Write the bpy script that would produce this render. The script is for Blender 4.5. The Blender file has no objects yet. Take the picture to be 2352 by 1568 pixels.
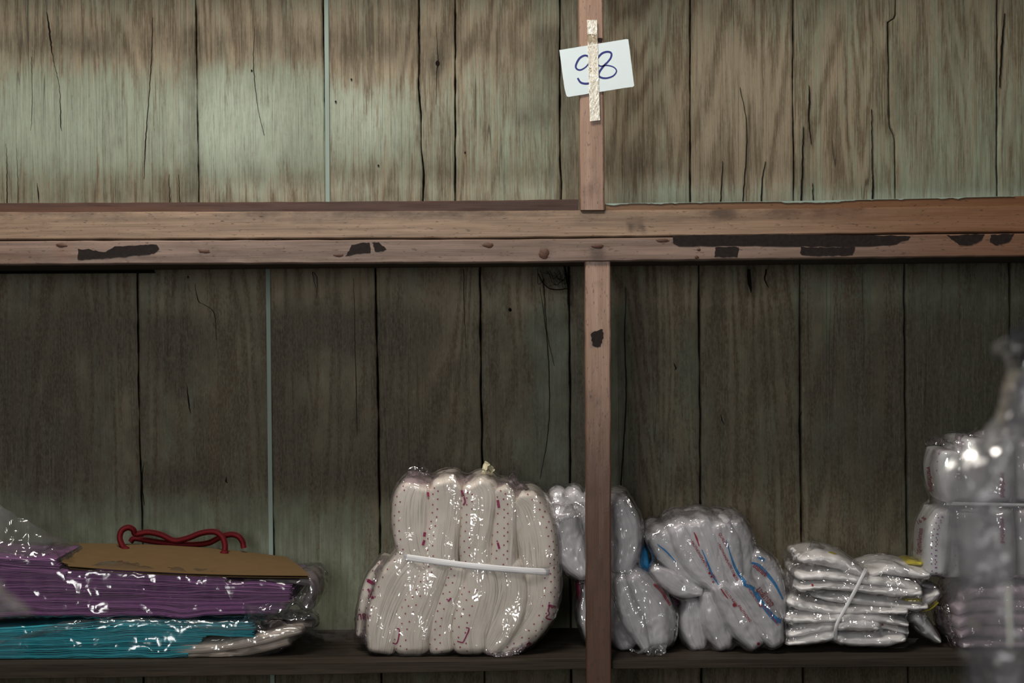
import bpy, bmesh, math, random
import numpy as np
from mathutils import Vector, Matrix
from mathutils.bvhtree import BVHTree

sc = bpy.context.scene
COL = sc.collection
# ------------------------------------------------------------------ camera
F = 3742.0                                  # focal length in pixels of the 2352 px frame
CAM = Vector((0, -2.8, 1.5))
PITCH, ROLL = math.radians(-0.78), math.radians(-0.46)
cd = bpy.data.cameras.new('camera'); cam = bpy.data.objects.new('camera', cd); COL.objects.link(cam)
MROT = (Matrix.Rotation(math.pi / 2 + PITCH, 4, 'X') @ Matrix.Rotation(ROLL, 4, 'Z'))
cam.matrix_world = Matrix.Translation(CAM) @ MROT
cd.sensor_width = 36; cd.lens = F / 2352 * 36
cd.clip_start = 0.05
cd.dof.use_dof = True; cd.dof.focus_distance = 2.9; cd.dof.aperture_fstop = 3.2
sc.camera = cam
# ------------------------------------------------------------------ light
w = bpy.data.worlds.new('world'); sc.world = w; w.use_nodes = True
w.node_tree.nodes['Background'].inputs[0].default_value = (0.85, 0.92, 1.0, 1)
w.node_tree.nodes['Background'].inputs[1].default_value = 0.03


def area(name, loc, target, sx, sy, energy, col, spread=180):
    d = bpy.data.lights.new(name, 'AREA'); d.shape = 'RECTANGLE'; d.size = sx; d.size_y = sy
    d.energy = energy; d.color = col; d.spread = math.radians(spread)
    o = bpy.data.objects.new(name, d); COL.objects.link(o); o.location = loc
    o.rotation_euler = (Vector(target) - Vector(loc)).to_track_quat('-Z', 'Y').to_euler()
    return o


area('added_key_light', (-0.55, -1.11, 3.30), (-0.15, 0.15, 1.25), 1.1, 0.34, 44, (1.0, 0.93, 0.83))  # added key light, source unseen; gives the falloff down the shelves
area('added_front_fill', (-0.75, -3.7, 1.95), (-.1, 0.2, 1.45), 0.95, 0.9, 38, (0.97, 0.97, 0.94))  # added frontal fill, source unseen; sized for highlights on the film
sc.view_settings.view_transform = 'Standard'; sc.view_settings.look = 'None'
sc.view_settings.gamma = 1; sc.view_settings.use_curve_mapping = False
sc.view_settings.exposure = 0.0
sc.cycles.transparent_max_bounces = 24
sc.cycles.max_bounces = 8
sc.cycles.sample_clamp_indirect = 4

# ------------------------------------------------------------------ helpers
R3 = np.array(MROT.to_3x3()); CAMN = np.array(CAM)


def W(px, py, Y):
    """world points on the vertical plane y = Y that photograph pixels fall on"""
    px = np.asarray(px, float); py = np.asarray(py, float); Y = np.asarray(Y, float)
    d = np.stack([(px - 1176) / F, -(py - 784) / F, -np.ones_like(px)], -1) @ R3.T
    k = (Y - CAMN[1]) / d[..., 1]
    return CAMN + d * k[..., None]


def P(px, py, Y):
    return Vector(W(px, py, Y))


def mm(Y):
    return (Y + 2.8) / F


def h2(ix, iy, seed):
    n = (ix.astype(np.int64) * 374761393 + iy.astype(np.int64) * 668265263 + seed * 1442695041) & 0x7fffffff
    n = ((n ^ (n >> 13)) * 1274126177) & 0x7fffffff
    return ((n ^ (n >> 16)) & 0xffff) / 65535.0


def vn(x, y, seed=0):
    x = np.asarray(x, float); y = np.asarray(y, float) + 0 * x; x = x + 0 * y
    ix = np.floor(x); iy = np.floor(y); fx = x - ix; fy = y - iy
    fx = fx * fx * (3 - 2 * fx); fy = fy * fy * (3 - 2 * fy)
    a = h2(ix, iy, seed); b = h2(ix + 1, iy, seed); c = h2(ix, iy + 1, seed); d = h2(ix + 1, iy + 1, seed)
    return (a * (1 - fx) + b * fx) * (1 - fy) + (c * (1 - fx) + d * fx) * fy


def fbm(x, y, seed=0, o=3):
    s = 0; a = 0.5; t = 0
    for i in range(o):
        s = s + a * vn(np.asarray(x) * 2 ** i, np.asarray(y) * 2 ** i, seed + i * 17); t += a; a *= .5
    return s / t


def mesh(name, V, Fc, mat, parent=None, smooth=False, uv=None, attr=None):
    me = bpy.data.meshes.new(name)
    V = np.asarray(V, float)
    me.from_pydata([tuple(v) for v in V], [], [tuple(f) for f in Fc])
    if mat:
        for m_ in (mat if isinstance(mat, (list, tuple)) else [mat]):
            me.materials.append(m_)
    if uv is not None:
        l = me.uv_layers.new(name='UVMap')
        idx = np.zeros(len(me.loops), int); me.loops.foreach_get('vertex_index', idx)
        l.data.foreach_set('uv', np.asarray(uv, float)[idx].ravel())
    if attr is not None:
        a = me.color_attributes.new('stain', 'FLOAT_COLOR', 'POINT')
        a.data.foreach_set('color', np.asarray(attr, float).ravel())
    if smooth:
        me.polygons.foreach_set('use_smooth', [True] * len(me.polygons))
    me.update()
    o = bpy.data.objects.new(name, me); COL.objects.link(o)
    if parent: adopt(o, parent)
    return o


def adopt(o, parent):
    o.parent = parent
    o.matrix_parent_inverse = Matrix.Translation(parent.location).inverted()


def thing(name, label, cat, loc=(0, 0, 0), group=None):
    o = bpy.data.objects.new(name, None); COL.objects.link(o)
    o.location = loc; o.empty_display_size = .05
    tag(o, label, cat, group)
    return o


def tag(o, label, cat, group=None):
    o['label'] = label; o['category'] = cat
    if group: o['group'] = group


def grid_faces(nu, nv, closed_v=False, off=0):
    i = np.arange(nu - 1)[:, None]; j = np.arange(nv if closed_v else nv - 1)[None, :]
    j2 = (j + 1) % nv
    a = i * nv + j; b = i * nv + j2; c = (i + 1) * nv + j2; d = (i + 1) * nv + j
    return (np.stack([a, b, c, d], -1).reshape(-1, 4) + off).tolist()


def catmull(P_, n):
    P_ = np.asarray(P_, float); m = len(P_)
    Q = np.vstack([2 * P_[0] - P_[1], P_, 2 * P_[-1] - P_[-2]])
    seg = np.linalg.norm(np.diff(P_[:, :2], axis=0), axis=1); cs = np.concatenate([[0], np.cumsum(seg)])
    s = np.linspace(0, cs[-1], n); k = np.clip(np.searchsorted(cs, s, 'right') - 1, 0, m - 2)
    t = ((s - cs[k]) / (seg[k] + 1e-9))[:, None]
    p0, p1, p2, p3 = Q[k], Q[k + 1], Q[k + 2], Q[k + 3]
    return .5 * (2 * p1 + (p2 - p0) * t + (2 * p0 - 5 * p1 + 4 * p2 - p3) * t ** 2 + (3 * p1 - p0 - 3 * p2 + p3) * t ** 3)


# ------------------------------------------------------------------ materials
class NT:
    def __init__(s, name):
        s.m = bpy.data.materials.new(name); s.m.use_nodes = True
        s.t = s.m.node_tree; s.t.nodes.clear()
        s.out = s.t.nodes.new('ShaderNodeOutputMaterial')

    def n(s, typ, ins=None, **kw):
        nd = s.t.nodes.new('ShaderNode' + typ)
        for k, v in kw.items(): setattr(nd, k, v)
        for k, v in (ins or {}).items():
            i = nd.inputs[k]
            if isinstance(v, bpy.types.NodeSocket): s.t.links.new(v, i)
            else: i.default_value = v
        return nd

    def math(s, op, a, b=0.0, c=None, clamp=False):
        nd = s.t.nodes.new('ShaderNodeMath'); nd.operation = op; nd.use_clamp = clamp
        for i, v in enumerate([a, b] + ([c] if c is not None else [])):
            if isinstance(v, bpy.types.NodeSocket): s.t.links.new(v, nd.inputs[i])
            else: nd.inputs[i].default_value = v
        return nd.outputs[0]

    def coord(s, scale, loc=None, kind='Object'):
        tc = s.n('TexCoord')
        v = tc.outputs[kind]
        ins = {'Vector': v, 'Scale': scale}
        mp = s.n('Mapping', ins)
        if loc is not None: s.t.links.new(loc, mp.inputs['Location'])
        return mp.outputs[0]

    def noise(s, vec, scale=1.0, detail=3, rough=.55, dist=0.0):
        return s.n('TexNoise', {'Vector': vec, 'Scale': scale, 'Detail': detail, 'Roughness': rough, 'Distortion': dist}).outputs['Fac']

    def mix(s, fac, a, b):
        nd = s.t.nodes.new('ShaderNodeMix'); nd.data_type = 'RGBA'
        for i, v in ((0, fac), (6, a), (7, b)):
            if isinstance(v, bpy.types.NodeSocket): s.t.links.new(v, nd.inputs[i])
            else: nd.inputs[i].default_value = v if i == 0 else (*v[:3], 1)
        return nd.outputs[2]

    def step(s, v, lo, hi):
        nd = s.n('MapRange', {'Value': v, 'From Min': lo, 'From Max': hi}, interpolation_type='SMOOTHSTEP')
        return nd.outputs[0]

    def bump(s, h, strength=.3, dist=.001, normal=None):
        ins = {'Height': h, 'Strength': strength, 'Distance': dist}
        if normal is not None: ins['Normal'] = normal
        return s.n('Bump', ins).outputs[0]

    def pbr(s, color, rough=.6, spec=.4, normal=None, **kw):
        ins = {'Base Color': color if isinstance(color, bpy.types.NodeSocket) else (*color, 1), 'Roughness': rough, 'Specular IOR Level': spec}
        if normal is not None: ins['Normal'] = normal
        ins.update(kw)
        b = s.n('BsdfPrincipled', ins)
        s.t.links.new(b.outputs[0], s.out.inputs[0])
        return s.m


def rnd_offset(n):
    oi = n.n('ObjectInfo')
    return n.n('CombineXYZ', {'X': n.math('MULTIPLY', oi.outputs['Random'], 37.0), 'Y': n.math('MULTIPLY', oi.outputs['Random'], 11.0),
                              'Z': n.math('MULTIPLY', oi.outputs['Random'], 23.0)}).outputs[0]


def mat_plank():
    n = NT('weathered_green_painted_wood')
    off = rnd_offset(n)
    st = n.n('Attribute', attribute_name='stain')
    sp = n.n('SeparateColor', {'Color': st.outputs['Color']})
    dirt, green, pale = sp.outputs[0], sp.outputs[1], sp.outputs[2]
    warp = n.noise(n.coord((5, 5, 1.4), off), 1, 3, .5)
    fine = n.noise(n.coord((420, 300, 22), off), 1, 3, .65)
    iso = n.noise(n.coord((300, 300, 110), off), 1, 3, .7)
    fine = n.math('ADD', n.math('MULTIPLY', fine, st.outputs['Alpha']), n.math('MULTIPLY', iso, n.math('SUBTRACT', 1.0, st.outputs['Alpha'])))
    mid = n.noise(n.coord((95, 60, 7), off), 1, 5, .65, .3)
    wide = n.noise(n.coord((16, 12, 1.7), off), 1, 3, .5, .8)
    blot = n.noise(n.coord((26, 20, 15), off), 1, 5, .65)
    speck = n.noise(n.coord((520, 300, 70), off), 1, 2, .5)
    # growth-ring figure: iso-lines of a slow noise
    ring = n.math('SINE', n.math('MULTIPLY', n.noise(n.coord((7, 5, .9), off), 1, 2, .45, .5), 95.0))
    ring = n.math('MULTIPLY_ADD', ring, .5, .5)
    # paint coverage
    g = n.math('ADD', green, n.math('MULTIPLY_ADD', mid, .9, -.45))
    g = n.math('ADD', g, n.math('MULTIPLY_ADD', wide, 1.0, -.5))
    g = n.math('ADD', g, n.math('MULTIPLY_ADD', ring, .12, -.06))
    g = n.math('ADD', g, n.math('MULTIPLY_ADD', fine, 1.8, -.9))
    cover = n.step(g, .15, .95)
    bare = n.mix(n.step(n.math('MULTIPLY_ADD', ring, .25, fine), .42, .78), (.13, .095, .058), (.31, .25, .172))
    paint = n.mix(n.step(mid, .3, .7), (.135, .155, .105), (.26, .295, .215))
    paint = n.mix(n.math('MULTIPLY', pale, n.step(fine, .2, .6)), paint, (.44, .50, .41))
    bare = n.mix(n.math('MULTIPLY', pale, n.step(mid, .35, .65)), bare, (.46, .41, .30))
    c = n.mix(cover, bare, paint)
    d = n.math('ADD', dirt, n.math('MULTIPLY_ADD', blot, .9, -.45))
    d = n.math('ADD', d, n.math('MULTIPLY_ADD', mid, .28, -.14))
    d = n.math('ADD', d, n.math('MULTIPLY_ADD', fine, .42, -.21))
    c = n.mix(n.math('MULTIPLY', n.step(d, .12, 1.0), .84), c, n.mix(n.step(fine, .35, .65), (.040, .033, .021), (.108, .088, .059)))
    gl_ = n.noise(n.coord((620, 400, 5.5), off), 1, 2, .55)
    c = n.mix(n.math('MULTIPLY', n.step(gl_, .54, .68), n.math('MULTIPLY', st.outputs['Alpha'], .52)), c, (.055, .048, .032))
    c = n.mix(n.math('MULTIPLY', n.step(gl_, .44, .32), n.math('MULTIPLY', st.outputs['Alpha'], .25)), c, (.46, .42, .32))
    # hairline checks and flecks
    hl = n.math('ABSOLUTE', n.math('SUBTRACT', n.noise(n.coord((34, 20, .75), off), 1, 2, .5, .2), .5))
    hair = n.math('MULTIPLY', n.step(hl, .007, .002), n.step(warp, .5, .66))
    c = n.mix(n.math('MULTIPLY', hair, .75), c, (.03, .026, .018))
    c = n.mix(n.math('MULTIPLY', n.step(speck, .64, .74), .28), c, (.045, .038, .026))
    c = n.mix(n.math('MULTIPLY', n.step(speck, .36, .28), .2), c, (.42, .37, .27))
    nrm = n.bump(n.math('ADD', n.math('MULTIPLY', mid, .7), n.math('SUBTRACT', n.math('MULTIPLY', fine, .5), n.math('MULTIPLY', hair, .8))), .55, .0012)
    return n.pbr(c, .62, .25, nrm)


def mat_frame(name, light, dark, grime=.35, axis='x', red=((.12, .045, .018), (.22, .09, .035)), spec=.4, rough=.5):
    n = NT(name)
    off = rnd_offset(n)
    f = (lambda a, b: (b, a, a)) if axis == 'x' else (lambda a, b: (a, a, b))
    fine = n.noise(n.coord(f(500, 9), off), 1, 3, .6)
    mid = n.noise(n.coord(f(70, 2.5), off), 1, 4, .6, .4)
    blot = n.noise(n.coord(f(55, 22), off), 1, 5, .68)
    st = n.n('Attribute', attribute_name='stain')
    sp = n.n('SeparateColor', {'Color': st.outputs['Color']})
    c = n.mix(n.step(n.math('ADD', n.math('MULTIPLY', mid, .6), n.math('MULTIPLY', fine, .4)), .3, .7), dark, light)
    g = n.math('ADD', sp.outputs[0], n.math('MULTIPLY_ADD', blot, 1.3, -.65))
    g = n.math('ADD', g, n.math('MULTIPLY_ADD', fine, .5, -.25 + grime * .5 - .17))
    c = n.mix(n.math('MULTIPLY', n.step(g, .1, .9), .85), c, (.05, .032, .025))
    c = n.mix(sp.outputs[1], c, n.mix(fine, *red))
    fl = n.noise(n.coord(f(330, 90), off), 1, 2, .5)
    c = n.mix(n.math('MULTIPLY', n.step(fl, .63, .71), .6), c, (.04, .028, .02))
    nrm = n.bump(n.math('ADD', n.math('MULTIPLY', mid, .5), n.math('MULTIPLY', n.math('ADD', fine, blot), .4)), .5, .001)
    return n.pbr(c, n.math('MULTIPLY_ADD', blot, .25, rough - .1), spec, nrm)


def mat_simple(name, col, rough=.6, spec=.4, var=.25, scale=(60, 60, 60), bump=.2, **kw):
    n = NT(name)
    a = n.noise(n.coord(scale), 1, 4, .6)
    c = n.mix(a, tuple(v * (1 - var) for v in col), tuple(min(1, v * (1 + var)) for v in col))
    return n.pbr(c, rough, spec, n.bump(a, bump, .001), **kw)


def mat_layers(name, col, dark, pitch=.0021, line=.75, gloss=.35, trans=0.12, rough=.45):
    """edges of many thin sheets; u of the UV map runs across the sheets, v along them"""
    n = NT(name)
    tc = n.n('TexCoord').outputs['UV']
    sx = n.n('SeparateXYZ', {'Vector': tc})
    oi = n.n('ObjectInfo').outputs['Random']
    u = n.math('DIVIDE', sx.outputs[0], pitch)
    v = n.math('MULTIPLY', sx.outputs[1], 14.0)
    seed = n.math('MULTIPLY', oi, 91.0)
    vec = n.n('CombineXYZ', {'X': u, 'Y': v, 'Z': seed}).outputs[0]
    a = n.noise(vec, .9, 2, .6)
    vec2 = n.n('CombineXYZ', {'X': n.math('MULTIPLY', u, .22), 'Y': n.math('MULTIPLY', v, .8), 'Z': seed}).outputs[0]
    b = n.noise(vec2, 1, 3, .6)
    st = n.n('Attribute', attribute_name='stain')
    msk = n.n('SeparateColor', {'Color': st.outputs['Color']}).outputs[0]       # 1 on the printed outer faces: no sheet edges there
    inv = n.math('SUBTRACT', 1.0, msk)
    l = n.math('MULTIPLY', n.step(a, .5, .34), inv)
    gap = n.math('MULTIPLY', n.math('MULTIPLY', n.step(a, .38, .3), n.step(b, .56, .66)), inv)
    c = n.mix(n.math('MULTIPLY', l, line), col, tuple(v_ * .62 for v_ in col))
    c = n.mix(gap, c, dark)
    c = n.mix(n.math('MULTIPLY', n.step(b, .35, .65), .22), c, tuple(min(1, v_ * 1.25) for v_ in col))
    nrm = n.bump(n.math('MULTIPLY', a, inv), .6, .0012)
    return n.pbr(c, rough, gloss, nrm, **{'Subsurface Weight': trans, 'Subsurface Radius': (.01, .009, .008), 'Subsurface Scale': .5})


def mat_film(name, tint=(.97, .97, .98), haze=.05, hazecol=(.8, .8, .82), scale=1.0, strength=1.0, rough=.13, refl=1.0, stretch=(1, 1, 1), bd=1.0):
    """thin crinkled clear plastic film: see-through, with a faint veil and a glossy coat"""
    n = NT(name)
    off = rnd_offset(n)
    v = n.coord(tuple(scale * s_ for s_ in stretch), off)
    tc_ = n.n('TexCoord').outputs['Object']
    mp_ = n.n('Mapping', {'Vector': tc_, 'Rotation': (0, .45, 0), 'Scale': (scale * 1.7 * stretch[0], scale * stretch[1], scale * .55 * stretch[2])})
    n.t.links.new(off, mp_.inputs['Location'])
    a = n.noise(v, 14, 1, .5, 1.6)

    def facets(f, seed):                     # every cell a plane tilted its own way, as crumpled film breaks into
        wv = n.n('VectorMath', {0: mp_.outputs[0], 3: f}, operation='SCALE').outputs[0]
        ds = n.n('TexNoise', {'Vector': wv, 'Scale': .8, 'Detail': 1.0}).outputs['Color']
        ds = n.n('VectorMath', {0: n.n('VectorMath', {0: ds, 1: (.5, .5, .5)}, operation='SUBTRACT').outputs[0], 3: .9}, operation='SCALE').outputs[0]
        wv = n.n('VectorMath', {0: wv, 1: n.n('VectorMath', {0: ds, 1: (seed, seed, seed)}, operation='ADD').outputs[0]}, operation='ADD').outputs[0]
        vo = n.n('TexVoronoi', {'Vector': wv, 'Scale': 1.0}, feature='F1')
        c = n.n('VectorMath', {0: vo.outputs['Color'], 1: (.5, .5, .5)}, operation='SUBTRACT').outputs[0]
        p = n.n('VectorMath', {0: wv, 1: vo.outputs['Position']}, operation='SUBTRACT').outputs[0]
        return n.math('DIVIDE', n.n('VectorMath', {0: c, 1: p}, operation='DOT_PRODUCT').outputs['Value'], f)
    h = n.math('ADD', n.math('MULTIPLY', facets(14.0, 3.0), .85), n.math('MULTIPLY', facets(40.0, 7.0), .6))
    h = n.math('ADD', h, n.math('MULTIPLY', n.noise(v, 45, 2, .5, .5), .006))
    nrm = n.bump(h, strength, bd)
    fr = n.n('Fresnel', {'IOR': 1.5}).outputs[0]
    fac = n.math('MINIMUM', n.math('MULTIPLY', n.math('MULTIPLY', fr, 2.6 * refl), n.math('MULTIPLY_ADD', n.step(n.noise(v, 9, 2, .5), .32, .55), .85, .35)), .6)
    tr = n.n('BsdfTransparent', {'Color': (*tint, 1)})
    df = n.n('BsdfDiffuse', {'Color': (*hazecol, 1), 'Normal': nrm})
    tl = n.n('BsdfTranslucent', {'Color': (*hazecol, 1)})
    dd = n.n('MixShader', {0: .4, 1: df.outputs[0], 2: tl.outputs[0]})
    hz = n.math('MULTIPLY', n.step(a, .2, .8), haze * 2)
    m1 = n.n('MixShader', {0: hz, 1: tr.outputs[0], 2: dd.outputs[0]})
    gl = n.n('BsdfGlossy', {'Color': (1, 1, 1, 1), 'Roughness': rough, 'Normal': nrm})
    m2 = n.n('MixShader', {0: fac, 1: m1.outputs[0], 2: gl.outputs[0]})
    n.t.links.new(m2.outputs[0], n.out.inputs[0])
    return n.m


M_PLANK = mat_plank()
M_POST = mat_frame('brown_post_wood', (.40, .255, .185), (.24, .14, .095), .28, 'z', ((.05, .024, .015), (.11, .05, .032)), spec=.6, rough=.42)
M_RAIL = mat_frame('worn_tan_rail_wood', (.32, .22, .15), (.14, .09, .06), .46, 'x')
M_RAIL2 = mat_frame('worn_grey_brown_rail_wood', (.28, .19, .15), (.13, .084, .064), .48, 'x', spec=.5)
M_STRIP = mat_frame('dark_red_strip_wood', (.085, .034, .022), (.035, .016, .011), .2, 'x')
M_STRIP2 = mat_frame('orange_brown_strip_wood', (.24, .135, .07), (.14, .075, .04), .25, 'x')
M_SHELF = mat_frame('grimy_shelf_wood', (.052, .04, .029), (.014, .011, .008), .6, 'x', spec=.2, rough=.7)
M_BACK = mat_simple('black_gap_wood', (.008, .007, .005), .95, .1)
M_BATTEN = mat_simple('pale_green_batten_paint', (.30, .37, .33), .6, .3, .2, (300, 300, 8), .2)
M_CRACK = mat_simple('dark_crack', (.012, .010, .008), .95, .05)
M_RESID = mat_simple('old_black_adhesive', (.018, .012, .011), .75, .2, .6, (160, 160, 160), .6)
M_RUST = mat_simple('rusty_screw_metal', (.085, .035, .02), .6, .5, .5, (400, 400, 400), .6)
M_CARD = mat_simple('white_card', (.76, .86, .90), .8, .2, .03)
M_INK = mat_simple('blue_ink', (.022, .030, .20), .5, .4, .15)
M_MAGENTA = mat_simple('magenta_ink', (.34, .004, .10), .5, .4, .1)
M_RED = mat_simple('red_ink', (.36, .015, .035), .5, .4, .1)
M_BLUE = mat_simple('blue_print_ink', (.015, .22, .50), .5, .4, .15)
M_PURPINK = mat_simple('purple_ink', (.22, .02, .20), .5, .4, .15)
M_LAYER = mat_layers('cream_plastic_bag_sheets', (.84, .78, .70), (.10, .075, .055))
M_MILK = mat_layers('milky_plastic_bag_sheets', (.67, .66, .68), (.2, .18, .19), .006, .45, .9, .25, .24)
M_WHITE = mat_layers('white_plastic_bag_sheets', (.80, .78, .78), (.25, .21, .2), .009, .5, .5, .3)
M_SATIN = mat_layers('pale_grey_bag_sheets', (.66, .67, .655), (.3, .27, .28), .012, .2, .5, .2)
M_PALE = mat_layers('pale_pink_paper_folds', (.50, .43, .38), (.08, .06, .06), .0022, .8, .2, 0)
M_STRAP = mat_layers('white_plastic_strap', (.80, .80, .83), (.5, .5, .55), .0016, .5, .5, .1)
M_CYAN = mat_simple('cyan_paper', (.04, .38, .46), .75, .2, .22, (14, 14, 400), .2)
M_PURPLE = mat_simple('purple_paper', (.27, .115, .28), .75, .2, .25, (14, 14, 400), .2)
M_KRAFT = mat_simple('brown_kraft_paper', (.155, .098, .045), .85, .15, .14, (35, 35, 160), .25)
M_KEDGE = mat_simple('kraft_paper_edges', (.30, .19, .085), .85, .15, .1)
M_ROPE = None
M_FILM = mat_film('crinkled_cellophane', (.96, .95, .96), .05, (.75, .73, .74))
M_FILM_P = mat_film('crinkled_cellophane_mauve', (.92, .85, .91), .09, (.66, .56, .66), 1.1)
M_FILM_LOOSE = mat_film('loose_clear_film', (.92, .92, .93), .10, (.55, .55, .57), .6, .7, .11, .9, bd=1.1)
M_FILM_PACK = mat_film('pack_cellophane', (.96, .96, .96), .03, (.6, .58, .6), .55, .6, .15, .6, (.8, 1, 1.3), .9)
M_FILM_FG = mat_film('hanging_clear_bag_film', (.84, .82, .84), .17, (.48, .46, .48), .3, .12, .28, .3, (2.0, 1, .35), .25)


def mat_rope():
    n = NT('red_twisted_cord')
    uv = n.n('SeparateXYZ', {'Vector': n.n('TexCoord').outputs['UV']})
    a = n.math('SINE', n.math('ADD', n.math('MULTIPLY', uv.outputs[1], 1250.0), n.math('MULTIPLY', uv.outputs[0], 12.566)))
    b = n.math('SINE', n.math('SUBTRACT', n.math('MULTIPLY', uv.outputs[1], 1250.0), n.math('MULTIPLY', uv.outputs[0], 12.566)))
    c = n.math('MULTIPLY_ADD', n.math('MULTIPLY', a, b), .5, .5)
    return n.pbr(n.mix(c, (.02, .001, .002), (.17, .006, .010)), .7, .2, n.bump(c, .6, .001))


M_ROPE = mat_rope()


def mat_tape():
    n = NT('old_yellowed_sticky_tape')
    v = n.coord((1, 1, 1))
    a = n.noise(v, 160, 3, .6, 1.5)
    r = n.step(n.math('ABSOLUTE', n.math('SUBTRACT', a, .5)), .022, .008)
    c = n.mix(r, (.85, .83, .75), (.36, .23, .09))
    return n.pbr(c, .18, .8, n.bump(n.noise(v, 120, 3, .6, 1), .45, .002))


M_TAPE = mat_tape()

# ------------------------------------------------------------------ the setting
ZTOP = 0.911                                # top of the lower shelf
YB = 0.32                                   # face of the back wall


def blob(px, py, L):
    s = 0 * px
    for cx, cy, rx, ry, a in L:
        s = s + a * np.exp(-(((px - cx) / rx) ** 2 + ((py - cy) / ry) ** 2))
    return s


def band(px, py, L):
    """soft-edged rectangles (x0, x1, y0, y1, softness, amount)"""
    s = 0 * px
    for x0, x1, y0, y1, q, a in L:
        f = lambda t: 1 / (1 + np.exp(-np.clip(t, -30, 30)))
        s = s + a * f((px - x0) / q) * f((x1 - px) / q) * f((py - y0) / q) * f((y1 - py) / q)
    return s


def stain_shade_wall(px, py):
    up = py < 600
    dirt_u = (.24 + band(px, py, [(-400, 1290, 62, 118, 18, .42), (-400, 300, 80, 130, 12, .35), (400, 470, 60, 150, 14, .25), (690, 1030, 80, 140, 16, .3),
                                  (1040, 1300, 90, 150, 25, .22), (430, 456, 60, 460, 5, .45), (-400, 450, 395, 470, 8, .22), (450, 760, 395, 430, 10, .25),
                                  (1240, 1290, 60, 300, 12, .5), (1287, 1345, -50, 480, 6, .42), (960, 1043, 250, 460, 18, .3), (750, 1290, 380, 410, 8, .22),
                                  (1390, 1830, 362, 402, 12, .25), (1400, 1520, 330, 450, 25, .35), (1830, 1860, 300, 470, 6, .35), (2050, 2085, 120, 300, 12, .35),
                                  (1390, 2500, -50, 80, 25, .12), (2060, 2500, 100, 160, 30, .25), (1620, 1700, 100, 420, 30, -.1)])
              + blob(px, py, [(1005, 148, 14, 26, .9), (1205, 265, 60, 35, .25), (900, 440, 25, 25, .4)]))
    green_u = (.42 + band(px, py, [(-400, 470, 175, 395, 22, .55), (450, 750, 150, 400, 18, .65), (755, 965, 190, 380, 20, .35), (1043, 1290, 160, 380, 40, .25),
                                   (1200, 1290, -40, 470, 25, .3), (1590, 1830, 110, 420, 25, -.45), (1390, 1590, 150, 400, 40, -.3), (1830, 2055, 150, 420, 30, -.1),
                                   (2060, 2500, 180, 480, 40, .25), (1390, 2500, 430, 480, 10, .35), (755, 965, 110, 190, 20, -.4), (-400, 1290, 40, 140, 25, -.3)]))
    pale_u = (band(px, py, [(-400, 470, 180, 392, 25, .5), (470, 640, 200, 390, 30, .75), (455, 1040, 160, 380, 30, .5), (770, 900, 190, 330, 25, .7), (1043, 1230, 170, 380, 35, .45),
                            (455, 1280, 418, 462, 8, .55), (1590, 1820, 140, 370, 30, .35), (1390, 1830, 410, 465, 10, .55), (1400, 1560, 160, 330, 30, .2),
                            (2060, 2300, 200, 440, 40, .15), (1830, 2500, 445, 468, 6, .6)]))
    dirt_shade_l = (.47 + band(px, py, [(-300, 2700, 715, 1135, 25, .17), (-400, 250, 650, 1150, 60, .15), (130, 330, 680, 790, 25, .42), (340, 480, 735, 820, 18, .5), (330, 500, 1085, 1125, 12, .5), (640, 1000, 700, 800, 22, .45), (630, 1050, 1075, 1120, 14, .45),  # real dirt marks, plus shade painted in: base level, middle band, right side
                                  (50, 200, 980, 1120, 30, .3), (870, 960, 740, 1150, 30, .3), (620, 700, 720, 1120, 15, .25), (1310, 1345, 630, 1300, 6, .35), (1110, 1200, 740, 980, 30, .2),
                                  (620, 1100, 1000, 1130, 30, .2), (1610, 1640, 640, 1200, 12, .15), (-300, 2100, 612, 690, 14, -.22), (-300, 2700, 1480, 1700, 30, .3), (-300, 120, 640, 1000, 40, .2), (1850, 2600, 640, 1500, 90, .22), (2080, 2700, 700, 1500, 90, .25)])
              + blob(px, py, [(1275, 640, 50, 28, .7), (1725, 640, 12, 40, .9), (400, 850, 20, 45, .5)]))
    green_l = (.38 + band(px, py, [(-400, 870, 1140, 1500, 22, .6), (1215, 1310, 700, 1500, 22, .7), (1405, 1440, 700, 1500, 6, .6), (1560, 1610, 740, 960, 20, .4), (2085, 2500, 640, 1500, 30, .5),
                                   (-400, 320, 840, 1100, 60, .2), (1850, 2080, 640, 1100, 40, .15), (870, 1100, 660, 740, 30, -.4), (930, 1050, 800, 980, 20, -.4), (1190, 1290, 640, 720, 20, -.5),
                                   (620, 870, 620, 680, 15, -.6), (1410, 1600, 640, 760, 30, -.3), (1640, 1760, 640, 800, 20, -.3), (-400, 2600, 1000, 1060, 30, .15), (2085, 2500, 1200, 1500, 40, .2)]))
    pale_l = band(px, py, [(-100, 2300, 612, 690, 12, .22), (620, 880, 618, 665, 10, .45), (860, 960, 640, 700, 10, .3), (1150, 1300, 618, 690, 16, .35), (930, 1060, 800, 960, 20, .12), (1240, 1306, 720, 1300, 15, .22), (100, 860, 1200, 1420, 50, .22), (1410, 1600, 618, 700, 20, .2)])  # wide strip under the rail made paler as painted light
    d = np.where(up, dirt_u, dirt_shade_l); g = np.where(up, green_u, green_l); p = np.where(up, pale_u, pale_l)
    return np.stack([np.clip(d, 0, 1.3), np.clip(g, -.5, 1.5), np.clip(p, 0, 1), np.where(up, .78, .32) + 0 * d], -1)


wall = bpy.data.objects.new('wall_back', None); COL.objects.link(wall); wall['kind'] = 'structure'; wall.location = (0, YB, 0)
rng = random.Random(4)


def poly_x(pl, py):
    pl = np.asarray(pl, float)
    return np.interp(py, pl[:, 1], pl[:, 0])


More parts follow.
